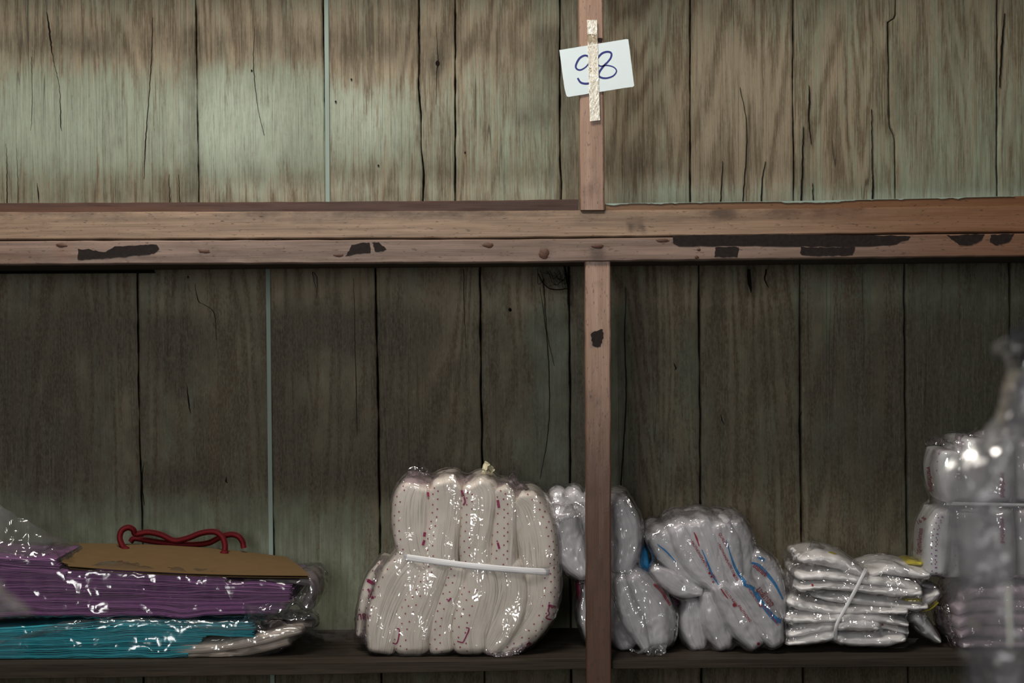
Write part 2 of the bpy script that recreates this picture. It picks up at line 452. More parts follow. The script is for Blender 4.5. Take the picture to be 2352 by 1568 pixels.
def plank(le, re, y0, y1, Y, gap=1.3, seed=0):
    ny = int((y1 - y0) / 9) + 2
    pys = np.linspace(y0, y1, ny)
    wav = lambda s: (vn(pys / 38, 0 * pys, s) - .5) * 2.2 + (vn(pys / 11, 0 * pys, s + 5) - .5) * .9
    l = poly_x(le, pys) + gap + wav(seed); r = poly_x(re, pys) - gap + wav(seed + 1)
    nc = max(4, int((r.mean() - l.mean()) / 14))
    fr = np.concatenate([[0, 2.2 / 250, 6 / 250], np.linspace(.05, .95, nc), [1 - 6 / 250, 1 - 2.2 / 250, 1]])
    dep = np.concatenate([[.0030, .0008, 0.0002], np.zeros(nc), [.0002, .0008, .0030]])
    nu = len(fr)
    px = l[:, None] + (r - l)[:, None] * fr[None]; py = pys[:, None] + 0 * px
    cup = (vn(px / 90, py / 260, seed + 9) - .5) * .0022 + (fr[None] - .5) ** 2 * .003
    A = stain_shade_wall(px, py)
    V = W(px, py, np.full_like(px, Y))
    V[..., 1] += dep[None] + cup
    Vb = V.copy(); Vb[..., 1] = Y + .018
    n1 = ny * nu
    Vall = np.concatenate([V.reshape(-1, 3), Vb[:, [0, -1]].reshape(-1, 3)])
    Fc = [f[::-1] for f in grid_faces(ny, nu)]
    for i in range(ny - 1):
        a = i * nu; b = (i + 1) * nu; c = n1 + 2 * i; d = n1 + 2 * (i + 1)
        Fc.append((a, b, d, c)); Fc.append((a + nu - 1, c + 1, d + 1, b + nu - 1))
    Fc.append(tuple(range(nu)) + (n1 + 1, n1)); 
    Fc.append(tuple(range((ny - 1) * nu, ny * nu))[::-1] + (n1 + 2 * ny - 2, n1 + 2 * ny - 1))
    Aall = np.concatenate([A.reshape(-1, 4), A[:, [0, -1]].reshape(-1, 4)])
    return mesh('plank', Vall, Fc, M_PLANK, wall, False, attr=Aall)


def line(*p): return list(p)


UP0, UP1 = -345, 500
up = [line((-330, UP0), (-330, UP1)), line((444, UP0), (448, -60), (456, UP1)), line((738, UP0), (741, -60), (750, UP1)),
      line((960, UP0), (962, 80), (961, 200), (966, 260), (967, 330), (973, 400), (971, UP1)), line((1043, UP0), (1046, 200), (1045, UP1)),
      line((1285, UP0), (1287, 380), (1290, 430), (1290, UP1)), line((1362, UP0), (1362, UP1)),
      line((1586, UP0), (1586, UP1)), line((1823, UP0), (1822, 170), (1824, UP1)),
      line((2056, UP0), (2058, 40), (2041, 48), (2042, 160), (2044, 290), (2056, 315), (2058, UP1)),
      line((2292, UP0), (2291, UP1)), line((2640, UP0), (2640, UP1))]
for i in range(len(up) - 1):
    plank(up[i], up[i + 1], UP0, UP1, YB + rng.uniform(-.0014, .0014), 1.5, 10 + 3 * i)
LO0, LO1 = 600, 1900
lo = [line((-330, LO0), (-330, LO1)), line((314, LO0), (318, 900), (326, 1200), (330, LO1)), line((614, LO0), (622, 1000), (628, 1250), (634, LO1)),
      line((861, LO0), (868, 900), (872, 1200), (878, LO1)), line((1102, LO0), (1105, 900), (1110, 1180), (1116, LO1)),
      line((1306, LO0), (1310, 900), (1310, 1300), (1316, LO1)), line((1360, LO0), (1364, LO1)),
      line((1605, LO0), (1608, 900), (1610, 1200), (1614, LO1)), line((1838, LO0), (1838, 900), (1842, 1280), (1848, LO1)),
      line((2078, LO0), (2079, 860), (2084, 1200), (2090, LO1)), line((2320, LO0), (2322, 900), (2330, LO1)), line((2680, LO0), (2680, LO1))]
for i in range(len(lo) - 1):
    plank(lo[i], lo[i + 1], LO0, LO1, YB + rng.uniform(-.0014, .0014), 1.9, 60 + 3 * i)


def quad_prism(c4, t, name, mat, parent, bev=.0012, nseg=1, attr=None):
    """front-face corners (4 world points, order TL TR BR BL), extruded t metres back; subdivided along its long side"""
    bm = bmesh.new()
    f = [bm.verts.new(c) for c in c4]
    b = [bm.verts.new((c[0], c[1] + t, c[2])) for c in c4]
    bm.faces.new(f[::-1]); bm.faces.new(b)
    for i in range(4):
        j = (i + 1) % 4
        bm.faces.new((f[i], f[j], b[j], b[i]))
    bmesh.ops.recalc_face_normals(bm, faces=bm.faces)
    if bev: bmesh.ops.bevel(bm, geom=bm.edges[:], offset=bev, segments=2, affect='EDGES', profile=.6)
    me = bpy.data.meshes.new(name); bm.to_mesh(me); bm.free(); me.materials.append(mat)
    o = bpy.data.objects.new(name, me); COL.objects.link(o)
    if parent: adopt(o, parent)
    return o


def px_prism(q, Y, t, name, mat, parent, bev=.0012):
    return quad_prism([tuple(W(x, y, Y)) for x, y in q], t, name, mat, parent, bev)


def box(x0, x1, y0, y1, z0, z1, name, mat, parent, bev=.0015):
    return quad_prism([(x0, y0, z1), (x1, y0, z1), (x1, y0, z0), (x0, y0, z0)], y1 - y0, name, mat, parent, bev)


box(-1.3, 1.3, YB + .02, YB + .035, 0, 2.5, 'backing_board', M_BACK, wall, 0)
px_prism([(742, -340), (752, -340), (758, 500), (748, 500)], YB - .0035, .012, 'batten', M_BATTEN, wall, .0008)
px_prism([(610, 604), (620, 604), (632, 1700), (622, 1700)], YB - .0035, .012, 'batten', M_BATTEN, wall, .0008)


def sliver(path, Y, name, mat, parent):
    """a thin dark split following pixel path [(x, y, halfwidth)]"""
    p = catmull(path, max(8, int(len(path) * 8)))
    jit = (vn(p[:, 1] / 6, 0 * p[:, 1], int(path[0][0])) - .5) * 1.6
    L_ = W(p[:, 0] - np.maximum(p[:, 2], .15) + jit, p[:, 1], np.full(len(p), Y))
    R_ = W(p[:, 0] + np.maximum(p[:, 2], .15) + jit, p[:, 1], np.full(len(p), Y))
    n_ = len(p)
    V = np.concatenate([L_, R_, L_ + [0, .003, 0], R_ + [0, .003, 0]])
    Fc = []
    for i in range(n_ - 1):
        Fc += [(i, i + 1, n_ + i + 1, n_ + i), (i, 2 * n_ + i, 2 * n_ + i + 1, i + 1), (n_ + i, n_ + i + 1, 3 * n_ + i + 1, 3 * n_ + i)]
    return mesh(name, V, Fc, mat, parent)


cr = [[(107, 28, .3), (112, 60, 1.8), (117, 100, 1.6), (122, 135, .5), (136, 200, .5), (139, 280, 1.0), (141, 300, .2)],
      [(350, 40, .2), (348, 130, .8), (340, 250, .8), (334, 330, 1.2), (331, 410, .3)], [(72, 130, .3), (74, 250, .6), (70, 300, .3)],
      [(38, 340, .2), (41, 420, .5), (42, 466, .3)], [(14, 330, .2), (16, 400, .8), (16, 466, 1.2)], [(85, 420, .3), (88, 445, 1.4), (90, 466, .4)],
      [(388, 400, .3), (390, 466, .9)], [(410, 400, .3), (413, 466, .8)],
      [(585, 60, .2), (582, 150, .8), (593, 250, .5), (606, 310, .5)], [(1001, 50, .2), (1006, 140, .9), (1003, 165, .8), (1001, 240, .4)],
      [(963, 30, .2), (964, 110, .7), (962, 200, .7)], [(1858, 195, .3), (1859, 230, 1.6), (1857, 270, 1.0), (1863, 330, .3)],
      [(1845, 290, .4), (1843, 380, 1.3), (1840, 470, 1.5)], [(1700, 200, .3), (1715, 300, .5), (1706, 470, 1)],
      [(2308, 30, .3), (2303, 90, 1.6), (2299, 150, 1.2), (2296, 200, .4)], [(2004, 395, .3), (2005, 430, 1.5), (2003, 468, 1.2)], [(2002, 250, .2), (2003, 320, .5), (2004, 395, .3)],
      [(1758, 370, .3), (1750, 420, 1.0), (1749, 468, 1.4)], [(1866, 420, .2), (1869, 468, 1.0)], [(1660, 370, .3), (1655, 468, 1.2)],
      [(428, 880, .2), (433, 920, 1.5), (437, 950, .4)], [(447, 650, .3), (455, 690, 1.2), (470, 700, 1.3), (492, 720, .8), (497, 780, .3)],
      [(1438, 660, .2), (1435, 780, .9), (1438, 900, .9), (1434, 1000, 1.0), (1425, 1130, 1.1), (1422, 1300, .6)],
      [(1065, 618, .8), (1066, 700, .6), (1070, 800, .3)], [(812, 640, .3), (816, 820, .5), (818, 900, .7), (820, 1000, .3)],
      [(1240, 660, .2), (1256, 780, .6), (1262, 900, .8), (1258, 1000, .6), (1240, 900 + 200, .2)], [(1248, 640, 1), (1256, 760, .4), (1273, 840, .3)],
      [(1760, 618, 1.8), (1757, 640, 1.2), (1765, 660, .3)], [(1720, 618, 3), (1722, 650, 4), (1726, 672, .5)],
      [(1548, 833, .3), (1552, 845, 1.2), (1549, 850, .2)], [(1656, 952, .3), (1658, 965, 1), (1665, 976, .2)], [(1838, 1040, .3), (1835, 970, .9), (1842, 945, .2)],
      [(724, 660, .3), (718, 625, .8), (728, 640, .8), (727, 685, .2)], [(330, 1060, .3), (326, 1110, 1.2), (331, 1160, .4)], [(519, 1095, .2), (519, 1105, 1.8), (523, 1110, .3)]]
for c in cr:
    sliver(c, YB - .0022, 'crack', M_CRACK, wall)
# nail heads and knots
for x, y, r in [(1005, 145, 5), (578, 162, 2), (869, 380, 2), (807, 182, 2), (771, 233, 2), (1068, 350, 2), (1171, 711, 3.5), (1145, 712 - 40, 0), (432, 636, 2), (1173, 712, 2)]:
    if r:
        a = np.linspace(0, 2 * math.pi, 13)[:-1]
        V = np.concatenate([W(x + r * np.cos(a), y + r * 1.25 * np.sin(a), np.full(12, YB - .0024)), W(x + r * np.cos(a), y + r * 1.25 * np.sin(a), np.full(12, YB + .001))])
        mesh('nail_head', V, [tuple(range(12))[::-1]] + [(i, (i + 1) % 12, 12 + (i + 1) % 12, 12 + i) for i in range(12)], M_CRACK, wall)

fl = box(-2.5, 2.5, -3.6, YB + .04, -.05, 0, 'floor', mat_simple('grey_concrete_floor', (.2, .19, .175), .8, .3, .2, (3, 3, 3)), None, 0); fl['kind'] = 'structure'

# ------------------------------------------------------------------ shelving unit
unit = thing('shelving_unit', 'built-in brown wooden shelving with worn rails and posts against the green planked wall', 'shelf', (0, 0, 0))


def strip_mesh(top, bot, Y, t, name, mat, parent, nx=120, slope=0.0, round_=.0015, stains=(), seed=0):
    """long horizontal board: top / bottom pixel edges as polylines (x, y)"""
    xs = np.linspace(top[0][0], top[-1][0], nx)
    yt = poly_x([(b, a) for a, b in top], xs); yb = poly_x([(b, a) for a, b in bot], xs)
    yt = yt + (vn(xs / 40, 0 * xs, seed) - .5) * 1.2; yb = yb + (vn(xs / 30, 0 * xs, seed + 3) - .5) * 1.4
    fr = np.array([0, .02, .06, .2, .4, .6, .8, .94, .98, 1.0])
    dp = np.array([.004, .0012, .0, 0, 0, 0, 0, 0, .0012, .004]) * (round_ / .0015)
    py = yt[:, None] + (yb - yt)[:, None] * fr[None]; px = xs[:, None] + 0 * py
    V = W(px, py, np.full_like(px, Y)); V[..., 1] += dp[None] + (1 - fr[None]) * slope + (vn(px / 60, py / 9, seed + 7) - .5) * .0008
    A = np.zeros(px.shape + (4,)); A[..., 3] = 1
    for ch, x0, x1, y0, y1, q, a in stains:
        A[..., ch] += band(px, py, [(x0, x1, y0, y1, q, a)])
    A = np.clip(A, 0, 1.3)
    nr = len(fr)
    Vt = V[:, [0, -1]].copy(); Vt[..., 1] = Y + t
    V_all = np.concatenate([V.reshape(-1, 3), Vt.reshape(-1, 3)]); A_all = np.concatenate([A.reshape(-1, 4), A[:, [0, -1]].reshape(-1, 4)])
    Fc = grid_faces(nx, nr); n1 = nx * nr
    for i in range(nx - 1):
        a = i * nr; b = (i + 1) * nr; c = n1 + 2 * i; d = c + 2
        Fc.append((a, b, d, c)); Fc.append((a + nr - 1, c + 1, d + 1, b + nr - 1)); Fc.append((c, d, d + 1, c + 1))
    Fc.append(tuple(range(nr))[::1] + (n1 + 1, n1)); Fc.append(tuple(range((nx - 1) * nr, nx * nr))[::-1] + (n1 + 2 * nx - 2, n1 + 2 * nx - 1))
    return mesh(name, V_all, Fc, mat, parent, False, attr=A_all)


XL, XR = -330, 2690
hl = lambda y, a, b: [(XL, y + (XL) * -.0081 + a), (XR, y + XR * -.0081 + b)]
strip_mesh([(XL, 487), (0, 485), (1176, 482), (1700, 478), (2352, 470), (XR, 467)], [(XL, 552), (0, 551), (1176, 547), (1700, 541), (2352, 533), (XR, 530)],
           -.016, .03, 'front_rail', M_RAIL, unit, 220, .010, .002,
           [(0, -5000, 7000, 470, 503, 6, .3), (0, 1340, 1400, 478, 500, 8, .35), (0, 1440, 1460, 508, 534, 2, .7), (0, 1464, 1480, 508, 532, 2, .8), (0, 1640, 1692, 478, 502, 5, .7), (0, 1760, 1990, 474, 492, 6, .45),
            (0, 560, 1160, 484, 497, 4, .4), (0, 480, 800, 505, 512, 3, .3), (1, 1950, 3800, -900, 1900, 140, .8), (0, -400, 300, 484, 500, 8, .3), (1, -400, 60, 470, 500, 30, .3)], 5)
strip_mesh([(XL, 555), (0, 553), (1176, 549), (1700, 543), (2352, 535), (XR, 532)], [(XL, 609), (0, 608), (1176, 603), (1404, 600), (1700, 596), (2352, 588), (XR, 585)],
           -.020, .034, 'front_rail', M_RAIL2, unit, 220, .0, .002,
           [(0, 1355, 1390, 560, 600, 6, .6), (0, 440, 500, 560, 596, 12, .5), (0, 1235, 1268, 566, 598, 6, .65), (1, 2080, 3800, -900, 1900, 80, .7), (0, -400, 700, 590, 612, 8, .25), (1, 130, 160, 560, 600, 8, .5),
            (1, -300, 80, 585, 600, 8, .5), (0, 600, 640, 550, 600, 20, .2)], 25)
strip_mesh([(XL, 467), (0, 466), (700, 463), (1150, 460), (1329, 457)], [(XL, 492), (0, 491), (1329, 488)], -.004, .018, 'edge_strip', M_STRIP, unit, 90, 0, .001, [(1, -300, 500, 478, 488, 3, .5)], 41)
strip_mesh([(1391, 468), (1600, 465), (1840, 462), (2100, 456), (2352, 450), (XR, 444)], [(1391, 490), (2352, 478), (XR, 474)], -.004, .018, 'edge_strip', M_STRIP2, unit, 90, 0, .001, [(1, 1800, 3800, -900, 1900, 100, .7)], 43)
# flaked green paint along the right strip
fx = np.linspace(1391, 2330, 190)
ft = np.interp(fx, [1391, 1600, 1840, 2100, 2352], [468, 465, 462, 456, 450])
hgt = np.maximum(.1, (fbm(fx / 22, 0 * fx, 77, 3) - .5) * 11 + np.exp(-((fx - 1870) / 45) ** 2) * 4)
Vf = np.concatenate([W(fx, ft - .5, np.full(190, -.0062)), W(fx, ft + hgt, np.full(190, -.0062)), W(fx, ft - .8, np.full(190, .002))])
mesh('flaked_paint', Vf, [(i, i + 1, 191 + i, 190 + i) for i in range(189)] + [(i, 380 + i, 381 + i, i + 1) for i in range(189)],
     mat_simple('mint_paint_flakes', (.30, .38, .33), .6, .3, .2), unit)

# posts
def post(x0t, x1t, yt, x0b, x1b, yb, Y, t, stains, seed):
    n_ = 120
    ys = np.linspace(yt, yb, n_)
    l = np.interp(ys, [yt, yb], [x0t, x0b]) + (vn(ys / 30, 0 * ys, seed) - .5) * 1.3; r = np.interp(ys, [yt, yb], [x1t, x1b]) + (vn(ys / 24, 0 * ys, seed + 2) - .5) * 1.5
    fr = np.array([0, .025, .07, .3, .5, .7, .93, .975, 1.0]); dp = np.array([.0035, .001, 0, 0, 0, 0, 0, .001, .0035])
    px = l[:, None] + (r - l)[:, None] * fr; py = ys[:, None] + 0 * px
    V = W(px, py, np.full_like(px, Y)); V[..., 1] += dp[None] + (vn(px / 9, py / 50, seed + 5) - .5) * .0006
    A = np.zeros(px.shape + (4,)); A[..., 3] = 1
    for ch, a0, a1, b0, b1, q, a in stains: A[..., ch] += band(px, py, [(a0, a1, b0, b1, q, a)])
    nr = len(fr); n1 = n_ * nr
    Vt = V[:, [0, -1]].copy(); Vt[..., 1] = Y + t
    Fc = [f[::-1] for f in grid_faces(n_, nr)]
    for i in range(n_ - 1):
        a = i * nr; b = a + nr; c = n1 + 2 * i; d = c + 2
        Fc += [(a, b, d, c), (a + nr - 1, c + 1, d + 1, b + nr - 1), (c, d, d + 1, c + 1)]
    Fc += [tuple(range(nr)) + (n1 + 1, n1), tuple(range((n_ - 1) * nr, n_ * nr))[::-1] + (n1 + 2 * n_ - 2, n1 + 2 * n_ - 1)]
    return mesh('post', np.concatenate([V.reshape(-1, 3), Vt.reshape(-1, 3)]), Fc, M_POST, unit, False,
                attr=np.clip(np.concatenate([A.reshape(-1, 4), A[:, [0, -1]].reshape(-1, 4)]), 0, 1.3))


post(1327, 1384, -428, 1333, 1389, 482, -.012, .035,
     [(0, 1345, 1375, 360, 390, 6, .45), (0, 1345, 1375, 410, 450, 6, .5), (0, 1370, 1384, 84, 98, 3, .9), (0, 1320, 1400, 440, 500, 15, .35), (0, 1347, 1372, 25, 36, 3, .3)], 3)
post(1344, 1403, 600, 1348, 1405, 1750, -.014, .036,
     [(0, 1358, 1388, 600, 618, 5, .5), (0, 1362, 1388, 642, 660, 4, .6), (0, 1355, 1384, 758, 796, 3, .9), (0, 1355, 1380, 905, 935, 8, .5), (1, 500, 2200, 960, 4500, 90, .95), (0, 500, 2200, 1040, 4500, 120, .62), (0, 1330, 1420, 690, 900, 60, .12)], 8)  # wide bands darken the post towards its lower end

# shelf boards
box(-1.12, 1.14, -.004, YB - .004, 1.600, 1.672, 'shelf_board', M_SHELF, unit)
box(-1.12, 1.14, .0, YB - .004, 2.37, 2.39, 'shelf_board', M_SHELF, unit)
sh = strip_mesh([(XL, 1532), (0, 1530), (740, 1523), (1345, 1513), (1404, 1512), (2180, 1503), (XR, 1499)], [(XL, 1562), (0, 1560), (740, 1549), (1345, 1537), (2180, 1531), (XR, 1527)],
                .001, .30, 'shelf_board', M_SHELF, unit, 200, 0, .002, [(0, XL, XR, 1540, 1600, 8, .25)], 61)
# flatten its top to a level board
for v in sh.data.vertices:
    if v.co.z > ZTOP - .008: v.co.z = ZTOP - .0004
px_prism([(-60, 619), (352, 619), (356, 627), (-60, 629)], YB - .006, .006, 'dark_strip', M_CRACK, unit, .0005)  # black strip below the rail at the left end

# marks on the rails
def patch(outline, Y, name, mat, parent, th=.0012, jag=1.2, n_=60, seed=1):
    o = np.asarray(outline, float); o = np.vstack([o, o[:1]])
    seg = np.linalg.norm(np.diff(o, axis=0), axis=1); cs = np.concatenate([[0], np.cumsum(seg)])
    s = np.linspace(0, cs[-1], n_ + 1)[:-1]
    x = np.interp(s, cs, o[:, 0]) + (vn(s / 5, 0 * s, seed) - .5) * 2 * jag; y = np.interp(s, cs, o[:, 1]) + (vn(s / 5, 0 * s + 9, seed) - .5) * 2 * jag
    A_ = W(x, y, np.full(n_, Y)); B_ = A_ + [0, th + .002, 0]
    return mesh(name, np.concatenate([A_, B_]), [tuple(range(n_))] + [(i, (i + 1) % n_, n_ + (i + 1) % n_, n_ + i) for i in range(n_)], mat, parent)


Yr = -.0208
for k, o in enumerate([[(180, 572), (205, 572), (240, 580), (262, 566), (360, 561), (366, 572), (355, 582), (262, 592), (178, 597)],
                       [(793, 588), (808, 562), (836, 556), (850, 558), (852, 580), (820, 582), (800, 588)], [(855, 557), (870, 556), (888, 572), (880, 578), (862, 577)],
                       [(1546, 542), (1575, 540), (1830, 538), (2092, 541), (2094, 552), (2062, 554), (2058, 563), (1960, 567), (1840, 566), (1700, 565), (1556, 565), (1545, 556)],
                       [(1644, 567), (1697, 567), (1694, 590), (1641, 590)], [(1840, 567), (1876, 568), (1965, 568), (1958, 586), (1870, 588), (1838, 584)],
                       [(2174, 541), (2262, 537), (2258, 548), (2230, 564), (2205, 562)], [(2276, 540), (2330, 536), (2318, 555), (2290, 563), (2274, 556)]]):
    patch(o, Yr, 'adhesive_residue', M_RESID, unit, .0012, 1.3, 70, k)
for k, o in enumerate([[(1357, 766), (1370, 760), (1385, 755), (1385, 775), (1380, 797), (1362, 794)], [(1372, 86), (1384, 88), (1384, 98), (1373, 97)]]):
    patch(o, -.0126 if k else -.0146, 'adhesive_residue', M_RESID, unit, .0006, 1.6, 50, 30 + k)
for x, y, rx, ry in [(1122, 563, 15, 7), (470, 577, 14, 5), (142, 563, 14, 5), (778, 586, 13, 4), (1250, 582, 12, 12), (1372, 565, 14, 5), (1522, 552, 15, 4), (1600, 590, 5, 4), (1605, 573, 4, 3)]:
    a = np.linspace(0, 2 * math.pi, 25)[:-1]
    rr = 1 + (vn(a * 2, 0 * a, int(x)) - .5) * .4
    X_, Y_ = x + rx * rr * np.cos(a), y + ry * rr * np.sin(a)
    V = np.concatenate([W(X_, Y_, np.full(24, Yr + .001)), W(x + (X_ - x) * .85, y + (Y_ - y) * .85, np.full(24, Yr - .0002)), W([x], [y], np.array([Yr + .0002]))])
    mesh('rusty_screw', V, [(i, (i + 1) % 24, 24 + (i + 1) % 24, 24 + i) for i in range(24)] + [(24 + i, 24 + (i + 1) % 24, 48) for i in range(24)], M_RUST, unit, True)
for x, y, rx, ry in [(602, 500, 8, 3), (536, 516, 8, 3), (581, 513, 9, 3), (712, 519, 7, 5), (942, 526, 9, 3), (1157, 505, 6, 3), (486, 516, 9, 3), (356, 504, 6, 3), (240, 517, 8, 2), (511, 510, 8, 3), (1970, 511, 12, 3), (640, 552, 9, 3), (710, 536, 6, 2)]:
    a = np.linspace(0, 2 * math.pi, 15)[:-1]
    patch([(x + rx * math.cos(t), y + ry * math.sin(t)) for t in a], -.0155 + .010 * max(0, (548 - y) / 64), 'dark_knot', M_RESID, unit, .0008, .8, 24, int(x))


# cobweb below the rail
def tube(path, rad, name, mat, parent, nseg=60, nr=8, uv=True, flat=1.0):
    p = catmull(path, nseg)
    T = np.gradient(p[:, :3], axis=0); T /= np.linalg.norm(T, axis=1)[:, None] + 1e-9
    up_ = np.array([0, 1.0, 0]); N = np.cross(T, up_); N /= np.linalg.norm(N, axis=1)[:, None] + 1e-9; B = np.cross(T, N)
    a = np.linspace(0, 2 * math.pi, nr + 1)[:-1]
    V = p[:, None, :3] + rad * (np.cos(a)[None, :, None] * N[:, None] + flat * np.sin(a)[None, :, None] * B[:, None])
    s = np.concatenate([[0], np.cumsum(np.linalg.norm(np.diff(p[:, :3], axis=0), axis=1))])
    UV = np.stack([np.broadcast_to(a / (2 * math.pi), (nseg, nr)), np.broadcast_to(s[:, None], (nseg, nr))], -1)
    Fc = grid_faces(nseg, nr, True) + [tuple(range(nr)), tuple(range((nseg - 1) * nr, nseg * nr))[::-1]]
    return mesh(name, V.reshape(-1, 3), Fc, mat, parent, True, uv=UV.reshape(-1, 2))


web = thing('cobweb', 'sooty black cobweb hanging in the corner under the middle rail left of the post', 'cobweb', tuple(W(1275, 640, .28)))
rg = random.Random(9)
for k in range(16):
    x0 = rg.uniform(1235, 1300); x1 = min(1309, x0 + rg.uniform(10, 60)); sag = rg.uniform(8, 45)
    pts = [W(x0, 619 + rg.uniform(0, 6), .285), W((x0 + x1) / 2 + rg.uniform(-8, 8), 624 + sag, .275), W(x1, 622 + rg.uniform(0, 42), .30)]
    tube([tuple(q) for q in pts], rg.uniform(.0002, .0005), 'web_thread', M_CRACK, web, 24, 5)
tube([tuple(W(x, y, .27)) for x, y in [(1236, 628), (1246, 648), (1262, 662), (1282, 665), (1304, 662)]], .0011, 'web_thread', M_CRACK, web, 40, 6)
tube([tuple(W(x, y, .29)) for x, y in [(1296, 608), (1302, 640), (1306, 664), (1306, 700)]], .0022, 'web_thread', M_CRACK, web, 40, 6)

# ------------------------------------------------------------------ number card
YC = -.0155
card = thing('number_card', 'small white card with a handwritten blue 98 taped across the upper post', 'card', tuple(W(1371, 155, YC)))
cq = [(1285, 115), (1443, 89), (1457, 199), (1440, 201), (1302, 223), (1297, 205), (1292, 170)]
nC = 12
patch(cq, YC, 'paper', M_CARD, card, .0005, .25, 90, 3)


def ribbon(path, hw, Y, name, mat, parent, n_=120, lift=0):
    p = catmull(path, n_)
    T = np.gradient(p[:, :2], axis=0); T /= np.linalg.norm(T, axis=1)[:, None] + 1e-9
    N = np.stack([-T[:, 1], T[:, 0]], -1)
    hw_ = hw * (1 + .25 * np.sin(np.linspace(0, 9, n_)))[:, None]
    A_ = p[:, :2] + N * hw_; B_ = p[:, :2] - N * hw_
    V = np.concatenate([W(A_[:, 0], A_[:, 1], np.full(n_, Y)), W(B_[:, 0], B_[:, 1], np.full(n_, Y))])
    return mesh(name, V, [(i, i + 1, n_ + i + 1, n_ + i) for i in range(n_ - 1)], mat, parent)


s98 = lambda L: [(1220 + x / 2.306, y / 2.306) for x, y in L]
ribbon(s98([(312, 322), (303, 300), (282, 294), (255, 310), (237, 345), (241, 364), (262, 370), (292, 352), (318, 318), (322, 350), (322, 400), (310, 436), (290, 443), (262, 436), (246, 413)]), 1.9, YC - .0003, 'handwritten_digit', M_INK, card)
ribbon(s98([(404, 330), (422, 305), (424, 282), (405, 274), (375, 283), (350, 312), (347, 332), (366, 350), (400, 346), (436, 355), (452, 376), (434, 402), (395, 414), (362, 406), (360, 384), (385, 348), (404, 330)]), 1.9, YC - .0003, 'handwritten_digit', M_INK, card)
def tape_strip(q0, q1, q2, q3, Y, n_=40):
    t = np.linspace(0, 1, n_)[:, None]; l = np.array(q0) * (1 - t) + np.array(q3) * t; r = np.array(q1) * (1 - t) + np.array(q2) * t
    c = np.linspace(0, 1, 7)[None, :, None]
    G = l[:, None] * (1 - c) + r[:, None] * c
    V = W(G[..., 0], G[..., 1], np.full(G.shape[:2], Y)); V[..., 1] -= fbm(G[..., 0] / 7, G[..., 1] / 9, 3) * .0022
    Vb = V.copy(); Vb[..., 1] += .0006
    n1 = n_ * 7
    return mesh('sticky_tape', np.concatenate([V.reshape(-1, 3), Vb.reshape(-1, 3)]), [f[::-1] for f in grid_faces(n_, 7)] + grid_faces(n_, 7, off=n1), M_TAPE, card, False)


tape_strip((1348, 46), (1371, 46), (1378, 276), (1355, 279), YC - .0004)
patch([(1349, 78), (1371, 78), (1371, 97), (1350, 98)], YC - .0034, 'sticky_tape', mat_film('clear_tape_film', (.8, .75, .68), .1, (.6, .5, .4), 2), card, .0004, .3, 30, 5)


